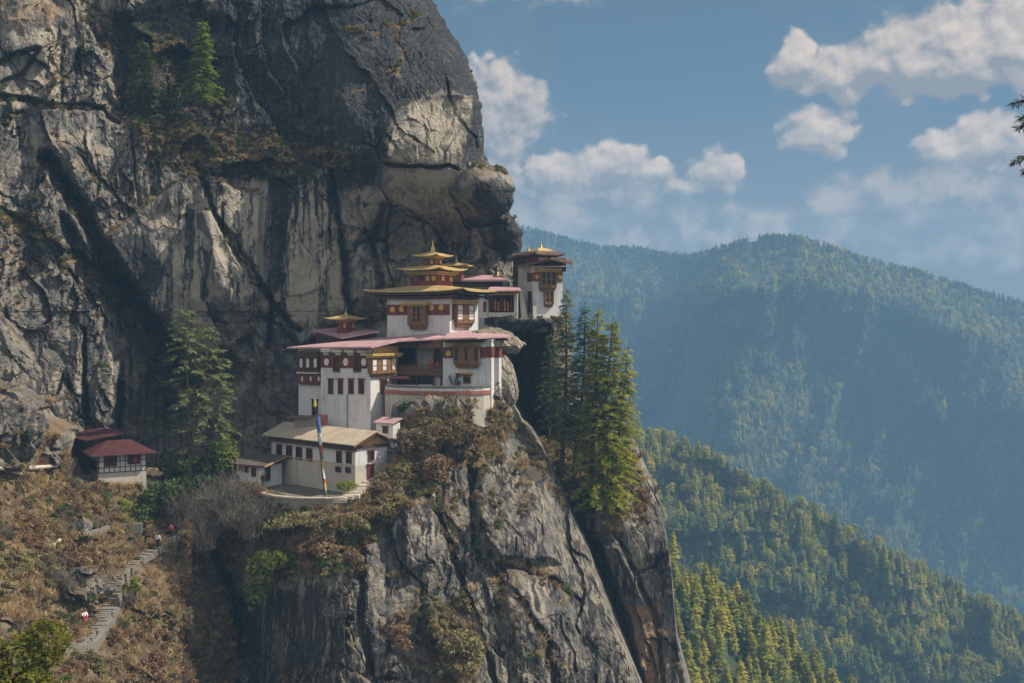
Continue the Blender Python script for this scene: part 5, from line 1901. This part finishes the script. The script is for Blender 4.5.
def twig_mesh(seed, size, n, thick, mat, forks=5):
    """bare bush: fans of thin forked twigs from one foot"""
    rng = random.Random(seed)
    mb = MB()
    sx, sy, sz = size
    V, Fc = [], []

    def stick(a, b, r0, r1):
        d = (b - a)
        u = d.cross(Vector((rng.gauss(0, 1), rng.gauss(0, 1), rng.gauss(0, 1)))).normalized()
        w = d.cross(u).normalized()
        i = len(V)
        for p, r in ((a, r0), (b, r1)):
            for k in range(3):
                q = 2.094 * k
                V.append(p + u * (r * math.cos(q)) + w * (r * math.sin(q)))
        for k in range(3):
            Fc.append((i + k, i + (k + 1) % 3, i + 3 + (k + 1) % 3, i + 3 + k))
    for _ in range(n):
        a = rng.uniform(0, 6.28)
        e = rng.uniform(.1, 1.0)
        foot = Vector((rng.gauss(0, .18) * sx, rng.gauss(0, .18) * sy, 0))
        mid = Vector((math.cos(a) * sx * .55 * e, math.sin(a) * sy * .55 * e, sz * rng.uniform(.45, .9) * (1.2 - .5 * e)))
        stick(foot, foot + mid, thick, thick * .6)
        for _ in range(forks):
            tip = foot + mid + Vector((rng.gauss(0, .22) * sx + math.cos(a) * sx * .3 * e, rng.gauss(0, .22) * sy + math.sin(a) * sy * .3 * e, rng.uniform(.0, .42) * sz))
            st = foot + mid * rng.uniform(.5, 1)
            stick(st, tip, thick * .55, thick * .22)
            for _ in range(2):
                st2 = st + (tip - st) * rng.uniform(.4, .9)
                stick(st2, st2 + Vector((rng.gauss(0, .12) * sx, rng.gauss(0, .12) * sy, rng.uniform(-.05, .2) * sz)), thick * .3, thick * .15)
    me = np_mesh('twigs', np.array([tuple(p) for p in V]), np.array(Fc), mat, smooth=False)
    return me


def shrub(name, label, px, py, d, r, mat, seed, leaf=.16, n=900, kind='leaf', group=None, droop=0.0, cat=None):
    """bush whose middle stands at a pixel of the photograph; r = (half width, half height) in pixels"""
    s = d / F
    base = P(px, py + r[1], d)
    o = thing(name, label, cat or ('tree' if 'tree' in name else 'bush'), base, random.Random(seed).uniform(0, 6.28), group)
    size = (r[0] * s, r[0] * s * .9, r[1] * s)
    if kind == 'leaf':
        me = shrub_mesh(seed, size, n, leaf, mat, 9 + seed % 5, droop)
        link(bpy.data.objects.new('foliage', me)).parent = o
        st = MB()
        rng = random.Random(seed)
        for k in range(5):
            a = rng.uniform(0, 6.28)
            st.tube([(0, 0, -.5), (math.cos(a) * size[0] * .25, math.sin(a) * size[1] * .25, size[2] * .6), (math.cos(a) * size[0] * .5, math.sin(a) * size[1] * .5, size[2] * 1.1)],
                    [.03 * size[2], .02 * size[2], .008 * size[2]], 5)
        st.build('stem', BARK, o)
    else:
        me = twig_mesh(seed, (size[0], size[1], size[2] * 2), n, leaf, mat)
        link(bpy.data.objects.new('twigs', me)).parent = o
    return o


def pine(name, label, foot, tip, d, half, mat, seed, crown0=.15, bend=0.0, dens=1.0, spray=.46, droop=.35, whorl=.60, power=.8, group=None, sparse=0.0, cat='tree', dead=0):
    """conifer from its foot to its tip (pixels of the photograph): tapering trunk, whorls of drooping boughs with needle sprays"""
    rng = np.random.default_rng(seed)
    rr = random.Random(seed)
    a, b = P(foot[0], foot[1], d), P(tip[0], tip[1], d)
    o = thing(name, label, cat, a, 0, group)
    ax = b - a
    h = ax.length
    half = half * d / F

    def axis(f):
        return Vector((ax.x * f + bend * math.sin(f * math.pi) * h, ax.y * f, ax.z * f))
    tr = MB()
    tr.tube([axis(f) - Vector((0, 0, .6 if f == 0 else 0)) for f in np.linspace(0, .98, 12)], [max(.02, h * .0135 * (1 - f) ** .8 + .012) for f in np.linspace(0, .98, 12)], 8)
    C, Tt, Bb = [], [], []
    z = crown0 * h
    while z < h * .985:
        f = (z / h - crown0) / (1 - crown0)
        L0 = half * min(1, (f + .10) * 5.5) * (1 - f) ** power + .25
        nb = 6 if f < .85 else 4
        for k in range(nb):
            if rr.random() < .10 + sparse * (1 - f * .7):
                continue
            an = (k + rr.random() * .9) / nb * 6.283 + z
            L = L0 * rr.uniform(.55, 1.15)
            st = axis(min(1, z / h + rr.uniform(-.01, .01)))
            dr = Vector((math.cos(an), math.sin(an), 0))
            rise = rr.uniform(.0, .28) + .35 * f

            def pt(t):
                return st + dr * (L * t) + Vector((0, 0, L * (rise * t - (droop + .1) * t * t)))
            if L > .8:
                tr.tube([pt(0), pt(.5), pt(.95)], [.012 + .010 * L, .010 + .005 * L, .008], 4)
            ns = max(3, int(L / .21 * dens))
            side = Vector((-dr.y, dr.x, 0))
            for j in range(ns):
                t = .25 + .75 * (j + rr.random()) / ns if sparse < .25 else .5 + .5 * (j + rr.random()) / ns
                p = pt(t)
                for sgn in (-1, 1):
                    ln = spray * (1.15 - .5 * t) * rr.uniform(.6, 1.2)
                    v = (dr * rr.uniform(.3, .9) + side * sgn * rr.uniform(.4, 1.0) + Vector((0, 0, rr.uniform(-.75, .15)))).normalized()
                    C.append(p + v * ln * .8)
                    Tt.append(v * ln)
                    w = v.cross(Vector((rr.gauss(0, .5), rr.gauss(0, .5), 1))).normalized()
                    Bb.append(w * ln * rr.uniform(.15, .28))
            v = (dr + Vector((0, 0, -.35))).normalized()
            C.append(pt(1)); Tt.append(v * spray * .8); Bb.append(side * spray * .2)
        z += whorl * rr.uniform(.8, 1.2) * (1 - .45 * f)
    v = Vector((0, 0, 1))
    C.append(axis(1)); Tt.append(v * spray); Bb.append(Vector((1, 0, 0)) * spray * .15)
    for k in range(dead):
        zz = h * rr.uniform(.18, .55)
        an = rr.uniform(0, 6.28)
        L = half * rr.uniform(.3, .7)
        st = axis(zz / h)
        dr = Vector((math.cos(an), math.sin(an), 0))
        tr.tube([st, st + dr * L * .5 + Vector((0, 0, .1 * L)), st + dr * L + Vector((0, 0, -.15 * L))], [.06, .04, .015], 4)
    tr.build('trunk', BARK, o)
    me = quads_mesh('crown', np.array([tuple(q) for q in C]), np.array([tuple(q) for q in Tt]), np.array([tuple(q) for q in Bb]), mat)
    link(bpy.data.objects.new('crown', me)).parent = o
    return o


def on_hill(px, py):
    W, U, V = HILL
    i = np.argmin((U - px) ** 2 + (V - py) ** 2)
    return Vector(W.reshape(-1, 3)[i])


def hill_depth(px, py):
    return on_hill(px, py).y


def trees():
    g = 'pines on the ledge below the tower'
    pine('pine_tree', 'leftmost dark pine of the clump below the tower with a short bent trunk', (561, 478), (566, 290), 150.5, 26, NEEDLE_BLUE, 1, .20, .012, 1.15, .50, sparse=.05)
    pine('pine_tree', 'tall pine with a curved trunk foot, right of the leftmost pine below the tower', (571, 487), (585, 303), 151, 26, NEEDLE_BLUE, 2, .24, .022, 1.15, .50, sparse=.05)
    pine('pine_tree', 'straight slender pine in the middle of the clump below the tower', (588, 524), (598, 306), 148, 27, NEEDLE, 3, .28, .006, 1.2, .52, sparse=.04)
    pine('pine_tree', 'tall lush pine with sunlit yellow green right side at the front of the clump', (597, 526), (613, 318), 146.5, 40, NEEDLE, 4, .12, -.004, 1.3, .54, power=.7, sparse=.08)
    pine('pine_tree', 'shorter bright pine leaning out at the right edge of the clump', (606, 522), (628, 348), 147.5, 30, NEEDLE, 5, .07, .01, 1.25, .52, power=.75, sparse=.10)
    pine('pine_tree', 'thin pale pine against the rock under the tower terrace', (549, 440), (551, 332), 154, 17, NEEDLE_BLUE, 6, .25, 0, .7, .5, sparse=.25)
    pine('blue_pine', 'tall feathery pine with a bare pale trunk beside the maroon roofed house', (191, 486), (184, 308), 140, 28, NEEDLE_BLUE, 7, .34, .006, 1.2, .62, .30, .95, .5, None, .40, dead=9)
    pine('blue_pine', 'feathery pine with layered open boughs right of the bare trunked pine', (210, 486), (206, 326), 142, 36, NEEDLE_BLUE, 8, .18, -.008, 1.25, .64, .32, .9, .5, None, .36, dead=6)
    pine('fir_tree', 'bright green fir on the high ledge of the cliff', (201, 108), (203, 22), 158, 21, NEEDLE_MID, 9, .10, 0, 1.2, .55)
    pine('fir_tree', 'dark shaded fir left of the bright one on the high ledge', (144, 118), (143, 40), 158.5, 20, NEEDLE_SHADE, 10, .10, 0, 1.1, .55)
    pine('fir_tree', 'small dark fir below the bright one on the high ledge', (172, 122), (172, 84), 158.5, 14, NEEDLE_SHADE, 12, .08, 0, 1.0, .5)
    shrub('round_tree', 'bright leafy round tree between the pines and the outhouse', 226, 446, 141, (26, 30), LEAF_BRIGHT, 21, .34, 1500)
    shrub('round_tree', 'shaded dark tree filling the hollow behind the two pines', 212, 462, 146, (32, 30), LEAF_DARK, 22, .36, 1500)
    shrub('round_tree', 'shaded dark leafy tree left of the bare trunked pine', 176, 462, 143, (22, 26), LEAF_DARK, 43, .34, 1100)
    shrub('leafy_bush', 'dark undergrowth bush in front of the two tall feathery pines', 200, 480, 139, (24, 14), LEAF_DARK, 44, .32, 800)
    shrub('leafy_bush', 'large dark green bush right of the white stone house base', 160, 492, 131.5, (28, 28), LEAF_DARK, 23, .32, 1800)
    shrub('leafy_bush', 'lower dark bush at the foot of the large green one', 140, 512, 130, (20, 14), LEAF_DARK, 24, .30, 800)
    shrub('fern_bush', 'drooping bright yellow green bush on the dark gully bank', 266, 556, 123.5, (23, 22), LEAF_BRIGHT, 25, .36, 1100, droop=1.0)
    shrub('leafy_bush', 'dark green bush under the drooping bright one', 256, 584, 124, (22, 16), LEAF_DARK, 26, .32, 800)
    shrub('leafy_bush', 'small yellow green bush in front of the lower house wall', 345, 482, 129.3, (12, 10), LEAF_BRIGHT, 27, .2, 500)
    shrub('leafy_bush', 'grey green bush by the red door of the lower house', 402, 478, 132.5, (18, 13), LEAF_OLIVE, 28, .22, 800)
    shrub('leafy_bush', 'grey green bush beside the seated people on the stair landing', 57, 618, 108, (22, 18), LEAF_DARK, 29, .24, 1200)
    shrub('leafy_bush', 'small green bush growing right of the upper stair flight', 135, 582, 114.5, (8, 11), LEAF_BRIGHT, 30, .2, 420)
    shrub('leafy_bush', 'yellowish bush on the bank under the maroon roofed house', 126, 503, 129, (12, 8), LEAF_BRIGHT, 31, .22, 380)
    shrub('leafy_bush', 'big rounded olive bush low on the rock face', 461, 640, 119.5, (28, 32), LEAF_OLIVE, 32, .30, 1500)
    shrub('leafy_bush', 'rusty bush left of the big olive bush on the rock face', 405, 632, 119, (17, 15), LEAF_RUST, 33, .26, 800)
    shrub('leafy_bush', 'olive bush at the upper edge of the rock face below the forecourt steps', 398, 500, 128.3, (30, 20), LEAF_OLIVE, 34, .26, 1300)
    shrub('leafy_bush', 'tall brown bush overhanging the crag under the terrace wall', 458, 428, 134.5, (34, 26), LEAF_BROWN, 35, .28, 1700)
    shrub('leafy_bush', 'withered bush at the left foot of the terrace wall', 412, 432, 134.2, (20, 22), LEAF_BROWN, 36, .28, 1100)
    shrub('leafy_bush', 'rusty brown bush halfway down the crag under the terrace wall', 440, 462, 131, (24, 18), LEAF_RUST, 37, .28, 1000)
    shrub('leafy_bush', 'dark leafy bush hanging against the white terrace wall', 405, 405, 137.2, (10, 9), LEAF_DARK, 38, .24, 420)
    shrub('leafy_bush', 'rusty bush on the ledge below the forecourt wall', 318, 545, 123.3, (26, 20), LEAF_RUST, 39, .28, 1100)
    shrub('leafy_bush', 'brown bush right of the rusty one below the forecourt wall', 350, 556, 122.8, (20, 22), LEAF_BROWN, 40, .28, 1000)
    shrub('leafy_bush', 'long olive bush directly under the curved coping', 300, 516, 124.6, (36, 12), LEAF_OLIVE, 41, .26, 1100)
    shrub('leafy_bush', 'olive bush under the right end of the curved coping', 355, 520, 125.2, (24, 15), LEAF_OLIVE, 42, .26, 900)
    for i, (x, y, d, rx, ry, lab) in enumerate([
            (226, 500, 129.5, 44, 24, 'wide bare grey bush on the slope left of the forecourt'),
            (205, 528, 128, 34, 22, 'bare grey bush lower left of the wide one by the forecourt'),
            (250, 520, 126.5, 30, 18, 'bare grey bush under the left end of the curved coping'),
            (180, 512, 131, 24, 18, 'small bare grey bush next to the large dark green bush')]):
        shrub('bare_bush', lab, x, y, d, (rx, ry), TWIG, 60 + i, .045, 60, 'twig')
    rng = random.Random(12)
    kinds = [('leafy_bush', 'low withered brown bush scattered among the dry grass of the left slope', LEAF_BROWN, 'withered bushes on the left slope', 'leaf'),
             ('leafy_bush', 'low olive green bush scattered among the dry grass of the left slope', LEAF_OLIVE, 'olive bushes on the left slope', 'leaf'),
             ('bare_bush', 'small bare twiggy bush scattered among the dry grass of the left slope', TWIG, 'twiggy bushes on the left slope', 'twig')]
    n = 0
    while n < 34:
        px, py = rng.uniform(4, 185), rng.uniform(482, 680)
        if abs(px - np.interp(py, [535, 560, 590, 615, 645], [174, 140, 115, 106, 85])) < 16 or (px < 75 and py > 590) or py < 470 + .15 * abs(px - 60) or (80 < px < 150 and py < 500):
            continue
        k = kinds[(0, 1, 2, 1, 2)[n % 5]]
        r = rng.uniform(6, 13)
        shrub(k[0], k[1], px, py, hill_depth(px, py) - .3, (r, r * rng.uniform(.5, .8)), k[2], 300 + n, .2 if k[4] == 'leaf' else .035, 260 if k[4] == 'leaf' else 26, k[4], k[3])
        n += 1
    # near the viewer
    shrub('sunny_bush', 'big leafy sunlit bush close by in the lower left corner', 4, 646, 46, (72, 64), LEAF_FRONT, 73, .15, 7500)


def overhanging_tree():
    """the near tree just outside the frame whose bough tips hang into view"""
    d = 16.0
    o = thing('overhanging_pine', 'near pine with dark bough tips hanging in at the right edge', 'tree', P(1120, 900, d))
    base = Vector(o.location)
    tr = MB()
    top = P(1116, -60, d) - base
    tr.tube([(0, 0, -3), tuple(top * .5), tuple(top)], [.22, .17, .10], 10)
    rng = random.Random(4)
    C, T, B = [], [], []
    for (sx, sy, ex, ey) in ((1116, 90, 1012, 104), (1116, 100, 1018, 128), (1116, 120, 1020, 118), (1116, 130, 1012, 163), (1116, 150, 1024, 172)):
        a, b = P(sx, sy, d) - base, P(ex, ey, d + rng.uniform(-.4, .4)) - base
        m = (a + b) / 2 + Vector((0, 0, .15))
        tr.tube([a, m, b], [.035, .02, .006], 5)
        for k in range(60):
            t = .25 + .75 * k / 60
            p = a * (1 - t) ** 2 + m * 2 * t * (1 - t) + b * t * t
            for _ in range(7):
                v = ((b - a).normalized() * rng.uniform(.2, 1) + Vector((rng.gauss(0, .5), rng.gauss(0, .5), rng.uniform(-1.0, .35)))).normalized()
                ln = rng.uniform(.035, .075)
                C.append(tuple(p + v * ln)); T.append(tuple(v * ln)); B.append(tuple(v.cross(Vector((rng.gauss(0, 1), rng.gauss(0, 1), rng.gauss(0, 1)))).normalized() * .006))
    tr.build('trunk', BARK, o)
    link(bpy.data.objects.new('crown', quads_mesh('crown', np.array(C), np.array(T), np.array(B), NEEDLE_NEAR))).parent = o


def scrub_cover():
    """grass and low scrub on the ledges and banks: what nobody could count"""
    kinds = []

    def tuft(seed, n, lean, h, w, mat):
        rng = np.random.default_rng(seed)
        a = rng.uniform(0, 6.283, n)
        t = np.stack([np.cos(a) * lean, np.sin(a) * lean, np.ones(n)], 1) * rng.uniform(.5, 1, (n, 1)) + rng.normal(0, .15, (n, 3))
        t = unit(t) * h * rng.uniform(.5, 1.1, (n, 1))
        b = unit(np.cross(t, rng.normal(size=(n, 3)))) * w
        c = rng.normal(0, .22, (n, 3)) * [1, 1, .1] + t * .8
        return bpy.data.objects.new('tuft', quads_mesh('tuft', c, t, b, mat))
    for k, m in enumerate((LEAF_STRAW, LEAF_STRAW, LEAF_BROWN)):
        kinds.append(tuft(k, 34, .8, .42, .045, m))
    for k, m in enumerate((LEAF_BROWN, LEAF_RUST, LEAF_OLIVE, LEAF_DARK)):
        kinds.append(bpy.data.objects.new('low_bush', shrub_mesh(90 + k, (.75, .75, .5), 150, .15, m, 5)))
    kinds.append(bpy.data.objects.new('low_twigs', twig_mesh(97, (.8, .8, 1.1), 16, .02, TWIG, 3)))
    rng = np.random.default_rng(77)
    pts = np.array([s[0] for s in SCRUB])
    U, V = np.array([s[1] for s in SCRUB]), np.array([s[2] for s in SCRUB])
    n = len(pts)
    print('scrub points', n)
    c = fbm(pts[:, 0] / 5, pts[:, 1] / 5, pts[:, 2] / 5, 3, 501)
    c2 = fbm(pts[:, 0] / 4, pts[:, 1] / 4, pts[:, 2] / 4, 3, 511)
    hill = (U < 190) & (V > 380)
    pick = np.where(hill, np.where(c > .34, 4, np.where(c2 > .34, 5, np.where(c < -.38, 7, np.where(c2 < -.42, 6, rng.integers(0, 3, n))))),
                    np.where(c > .34, 4, np.where(c2 > .10, 5, np.where(c < -.28, 6, np.where(c2 < -.28, 7, rng.integers(1, 4, n))))))
    high = (V < 330) & ~hill
    pick = np.where(high & (rng.random(n) < .6), np.where(rng.random(n) < .5, 3, 6), pick)
    loose = rng.random(n) < .25
    pick = np.where(loose, rng.integers(0, 6, n), pick)
    scl = rng.uniform(.55, 1.35, n) * np.where(pick < 3, 1.0, .9) * np.where(high, .8, 1)
    instance_cloud('scrub', kinds, pts, scl, pick, label='dry grass and low withered scrub on the ledges and banks')


# ------------------------------------------------------------------ stairs, walls, rocks, people
def stairway():
    o = thing('stone_stairway', 'long stone stairway climbing the brown slope from the lower landing', 'stairs', P(95, 645, hill_depth(95, 645) - .6))
    o0 = Vector(o.location)
    line = [(78, 645), (88, 634), (96, 626), (101, 617), (107, 612), (112, 602), (114, 593), (116, 584), (121, 575), (128, 568), (136, 561), (145, 555), (155, 549), (166, 542), (174, 535)]
    P3 = [P(px, py, hill_depth(px, py) - .5) - o0 for px, py in line]
    L = [0]
    for a, b in zip(P3[:-1], P3[1:]):
        L.append(L[-1] + (b - a).length)
    n = 58
    for k in range(n):
        s = L[-1] * k / (n - 1)
        i = max(j for j in range(len(L) - 1) if L[j] <= s + 1e-6)
        t = (s - L[i]) / (L[i + 1] - L[i])
        p = P3[i] + (P3[i + 1] - P3[i]) * t
        dr = (P3[min(i + 1, len(P3) - 1)] - P3[i])
        dr.z = 0
        dr.normalize()
        sd = Vector((dr.y, -dr.x, 0))
        jr = random.Random(900 + k)
        w = (.82 if k < 26 else .62) * jr.uniform(.82, 1.15)
        p = p + sd * jr.uniform(-.14, .14)
        yaw = jr.uniform(-.12, .12)
        dr = (dr + sd * yaw).normalized()
        q = lambda f, r, z: tuple(p + dr * f + sd * r + Vector((0, 0, z)))
        z1 = .10 + jr.uniform(-.07, .07)
        MB().hexa([q(-.22, -w, -.7), q(.45, -w, -.7), q(.45, w * .8, -.7), q(-.22, w * .8, -.7)],
                  [q(-.22, -w, z1), q(.45, -w, z1), q(.45, w * .8, z1), q(-.22, w * .8, z1)]).build('step', M['step'], o, .02)
    wl = MB()
    pts, z0, z1 = [], [], []
    for px, py in ((62, 649), (80, 648.5), (95, 644), (101, 636), (108, 626), (115, 616), (118.5, 609)):
        p = P(px, py, hill_depth(px, min(py, 660)) - .8) - o0
        pts.append((p.x, p.y)); z0.append(p.z - .9); z1.append(p.z + .30)
    path_wall(wl, pts, .45, z0, z1)
    wl.build('side_wall', M['step'], o)
    w = thing('low_stone_wall', 'low pale stone wall crossing the brown slope below the large dark bush', 'wall', P(93, 533, hill_depth(93, 533) - .4))
    a, b = P(77, 537, hill_depth(77, 537) - .5) - Vector(w.location), P(108, 528, hill_depth(108, 528) - .5) - Vector(w.location)
    path_wall(MB(), [(a.x, a.y), (0, 0), (b.x, b.y)], .6, [a.z - 1.2, -1.2, b.z - 1.2], [a.z + .25, .25, b.z + .25]).build('masonry', M['step'], w)
    w = thing('low_stone_wall', 'short pale wall end at the foot of the large dark green bush', 'wall', P(128, 525, hill_depth(128, 525) - .4))
    path_wall(MB(), [(-1.6, -.2), (1.5, .4)], .5, -1, .12).build('masonry', M['step'], w)
    for (x0, y0, x1, y1, lab) in ((-6, 466, 21, 474, 'pale log lying at the left edge of the brown slope'), (28, 468, 56, 466, 'pale plank beam lying across the top of the brown slope'),
                                  (47, 549, 60, 540, 'weathered plank leaning on the brown slope')):
        d0, d1 = hill_depth(max(x0, 0), y0) - .4, hill_depth(x1, y1) - .4
        a, b = P(x0, y0, d0), P(x1, y1, d1)
        l = MB().tube([(0, 0, 0), tuple((b - a) * .5), tuple(b - a)], [.24, .22, .18], 8).build('fallen_log', M['coping'])
        l.location = a
        tag(l, lab, 'log')


def boulder(name, label, px, py, d, r, seed, pale=.2, rot=0.0, squash=(1, 1, 1), veg=0.0, dark=0.0, rough=1.0):
    bm = bmesh.new()
    bmesh.ops.create_icosphere(bm, subdivisions=5, radius=1.0)
    v = np.array([tuple(x.co) for x in bm.verts])
    f = np.array([[q.index for q in p.verts] for p in bm.faces])
    bm.free()
    o1, e1 = facets(v[:, 0] * 60 + v[:, 1] * 30, v[:, 2] * 60 + v[:, 1] * 20, 42, seed, 1.1, .4, .9)
    o2, e2 = facets(v[:, 0] * 60 + v[:, 1] * 40, v[:, 2] * 60 - v[:, 1] * 30, 17, seed + 3, 1.3, .5, .9)
    k = 1 + rough * .13 * o1 + rough * .06 * o2 + .20 * (.5 + .5 * rough) * fbm(v[:, 0] * 1.6, v[:, 1] * 1.6, v[:, 2] * 1.6, 5, seed) + .05 * fbm(v[:, 0] * 7, v[:, 1] * 7, v[:, 2] * 7, 3, seed)
    c, s = math.cos(rot), math.sin(rot)
    v = v * k[:, None] * np.array(squash) * r
    v = np.stack([v[:, 0] * c - v[:, 2] * s, v[:, 1], v[:, 0] * s + v[:, 2] * c], 1)
    w = v + np.array(P(px, py, d))
    at = rock_attrs(w[:, 0], w[:, 1], w[:, 2])
    one = np.ones(len(v))
    at.update(pale=one * pale, veg=one * veg, dark=one * dark, streak=one * .5, rust=one * 0, crack=(1 - sstep(e2, 0, .12)) * .8)
    me = np_mesh(name, v, f, ROCK, at, smooth=False)
    o = link(bpy.data.objects.new(name, me))
    o.location = P(px, py, d)
    return tag(o, label, 'rock')


def rocks():
    boulder('rock_slab', 'pale overhanging rock slab sticking out beside the monastery wing', 497, 341, 148.5, 3.0, 3, .7, -.22, (1.2, 1.3, .55), rough=.35)
    boulder('rock_slab', 'sunlit pale rock below the overhanging slab at the cliff edge', 503, 376, 147, 2.6, 4, .7, .3, (.6, 1, 1.6), rough=.5)
    boulder('rock_spur', 'pale slanting rock rib at the left edge above the brown slope', 8, 340, 126, 2.7, 5, .1, -.9, (1.9, 1, .36), 0, .3)
    boulder('rock_outcrop', 'grey broken outcrop on the upper left end of the brown slope', 8, 432, 121.5, 3.4, 6, .0, .2, (1.1, 1, 1.0), 0.15, .42)
    boulder('rock_outcrop', 'dark pointed rock beside the maroon roofed shed', 44, 458, 126, 1.6, 7, .0, .4, (1, 1, 1.1), 0, .3)
    boulder('rock_outcrop', 'grey outcrop on the slope left of the stairway', 88, 585, 114.2, 2.0, 8, .15, -.2, (1.2, 1, .85))


def person(pose, label, px, py, d, rz, top, legs, group=None):
    """one continuous skinned figure; jacket, trousers and hair are its clothing"""
    o = thing('person', label, 'person', P(px, py, d), rz, group)
    if pose == 'sit':
        pel, ch, nk, hd = (0, 0, .18), (0, .04, .52), (0, .03, .70), (0, .0, .84)
        legs_p = [((.10, 0, .16), (.15, -.42, .40), (.14, -.62, .03), (.14, -.78, .03)), ((-.10, 0, .16), (-.16, -.40, .42), (-.13, -.58, .03), (-.13, -.74, .03))]
        arms = [((.20, .03, .60), (.27, -.14, .36), (.17, -.38, .40), (.14, -.46, .40)), ((-.20, .03, .60), (-.28, -.12, .36), (-.16, -.36, .42), (-.13, -.44, .42))]
    else:
        pel, ch, nk, hd = (0, 0, .92), (0, .01, 1.28), (0, 0, 1.47), (0, -.02, 1.60)
        legs_p = [((.10, 0, .88), (.11, -.03, .48), (.11, .02, .06), (.11, -.16, .03)), ((-.10, 0, .88), (-.12, .03, .48), (-.12, .08, .06), (-.12, -.10, .03))]
        arms = [((.20, 0, 1.38), (.27, .02, 1.10), (.25, -.12, .88), (.24, -.15, .79)), ((-.20, 0, 1.38), (-.27, .02, 1.10), (-.25, -.10, .88), (-.24, -.13, .79))]

    def skinned(name, chains, mat, parent, sub=1):
        V, E, Rd = [], [], []
        idx = {}

        def put(p, r):
            key = tuple(round(c, 4) for c in p)
            if key not in idx:
                idx[key] = len(V)
                V.append(p)
                Rd.append(r)
            return idx[key]
        for ch_ in chains:
            last = None
            for p, r in ch_:
                i = put(p, r)
                if last is not None and (last, i) not in E:
                    E.append((last, i))
                last = i
        me = bpy.data.meshes.new(name)
        me.from_pydata(V, E, [])
        me.materials.append(mat)
        ob = link(bpy.data.objects.new(name, me))
        ob.parent = parent
        ob.modifiers.new('skin', 'SKIN')
        for i, r in enumerate(Rd):
            me.skin_vertices[0].data[i].radius = (r, r)
        me.skin_vertices[0].data[0].use_root = True
        ob.modifiers.new('smooth', 'SUBSURF').levels = sub
        ob.modifiers['smooth'].render_levels = sub
        return ob
    torso = [(pel, .13), (ch, .15), (nk, .055), ((hd[0], hd[1], hd[2] - .04), .085), ((hd[0], hd[1] - .01, hd[2] + .06), .09)]
    lc = [[(pel, .13), (l[0], .085), (l[1], .062), (l[2], .04), (l[3], .032)] for l in legs_p]
    ac = [[(ch, .15), (a[0], .058), (a[1], .044), (a[2], .032), (a[3], .028)] for a in arms]
    body = skinned('body', [torso] + lc + ac, M['skin'], o)
    jk = [[(pel, .155), (ch, .175), ((nk[0], nk[1], nk[2] - .06), .07)]] + [[(ch, .175), (a[0], .085), (a[1], .066), ((a[2][0], a[2][1], a[2][2]), .05)] for a in arms]
    skinned('jacket', jk, M[top], o)
    tr = [[(pel, .15), (l[0], .11), (l[1], .085), ((l[2][0], l[2][1], l[2][2] + .03), .06)] for l in legs_p]
    skinned('trousers', tr, M[legs], o)
    MB().lathe([(.02, .125), (.075, .10), (.10, .04), (.10, -.02), (.07, -.05)], 10, (hd[0], hd[1] + .022, hd[2] + .03)).build('hair', M['hair'], o, smooth=True)
    return o


def people():
    z = lambda px, py: hill_depth(px, py) - .7
    person('sit', 'person in a pale top sitting at the left of the group on the stair landing', 84.5, 619, z(85, 619), .6, 'flagwhite', 'flagred')
    person('stand', 'person in black standing in the middle of the group on the stair landing', 90, 619, z(90, 619) + .2, .2, 'black', 'black')
    person('sit', 'person in dark clothes sitting at the right of the group on the stair landing', 94.5, 617, z(95, 617), -.5, 'black', 'metal')
    person('stand', 'person in red climbing near the top of the stairway', 171, 538, hill_depth(171, 538) - 1.2, 3.0, 'flagred', 'black')
    person('stand', 'person in pale clothes on the stairway behind the one in red', 158, 548, hill_depth(158, 548) - 1.2, 3.0, 'flagwhite', 'black')
    person('stand', 'person in teal standing behind the terrace parapet', 459, 389.5, 139.6, 0, 'teal', 'black')
    person('stand', 'person in red at the left on the shaded balcony', 430.5, 373.5, 145.2, 0, 'flagred', 'flagred')
    person('stand', 'person in red at the right on the shaded balcony', 437, 373.5, 145.2, .3, 'flagred', 'flagred')
    person('stand', 'person in black standing by the outhouse door', 263, 487, 133.6, 0, 'black', 'black')
    person('sit', 'person in red sitting under the bare trunked pine', 195, 487, 138.5, .4, 'flagred', 'flagred')


trees()
overhanging_tree()
scrub_cover()
stairway()
rocks()
people()
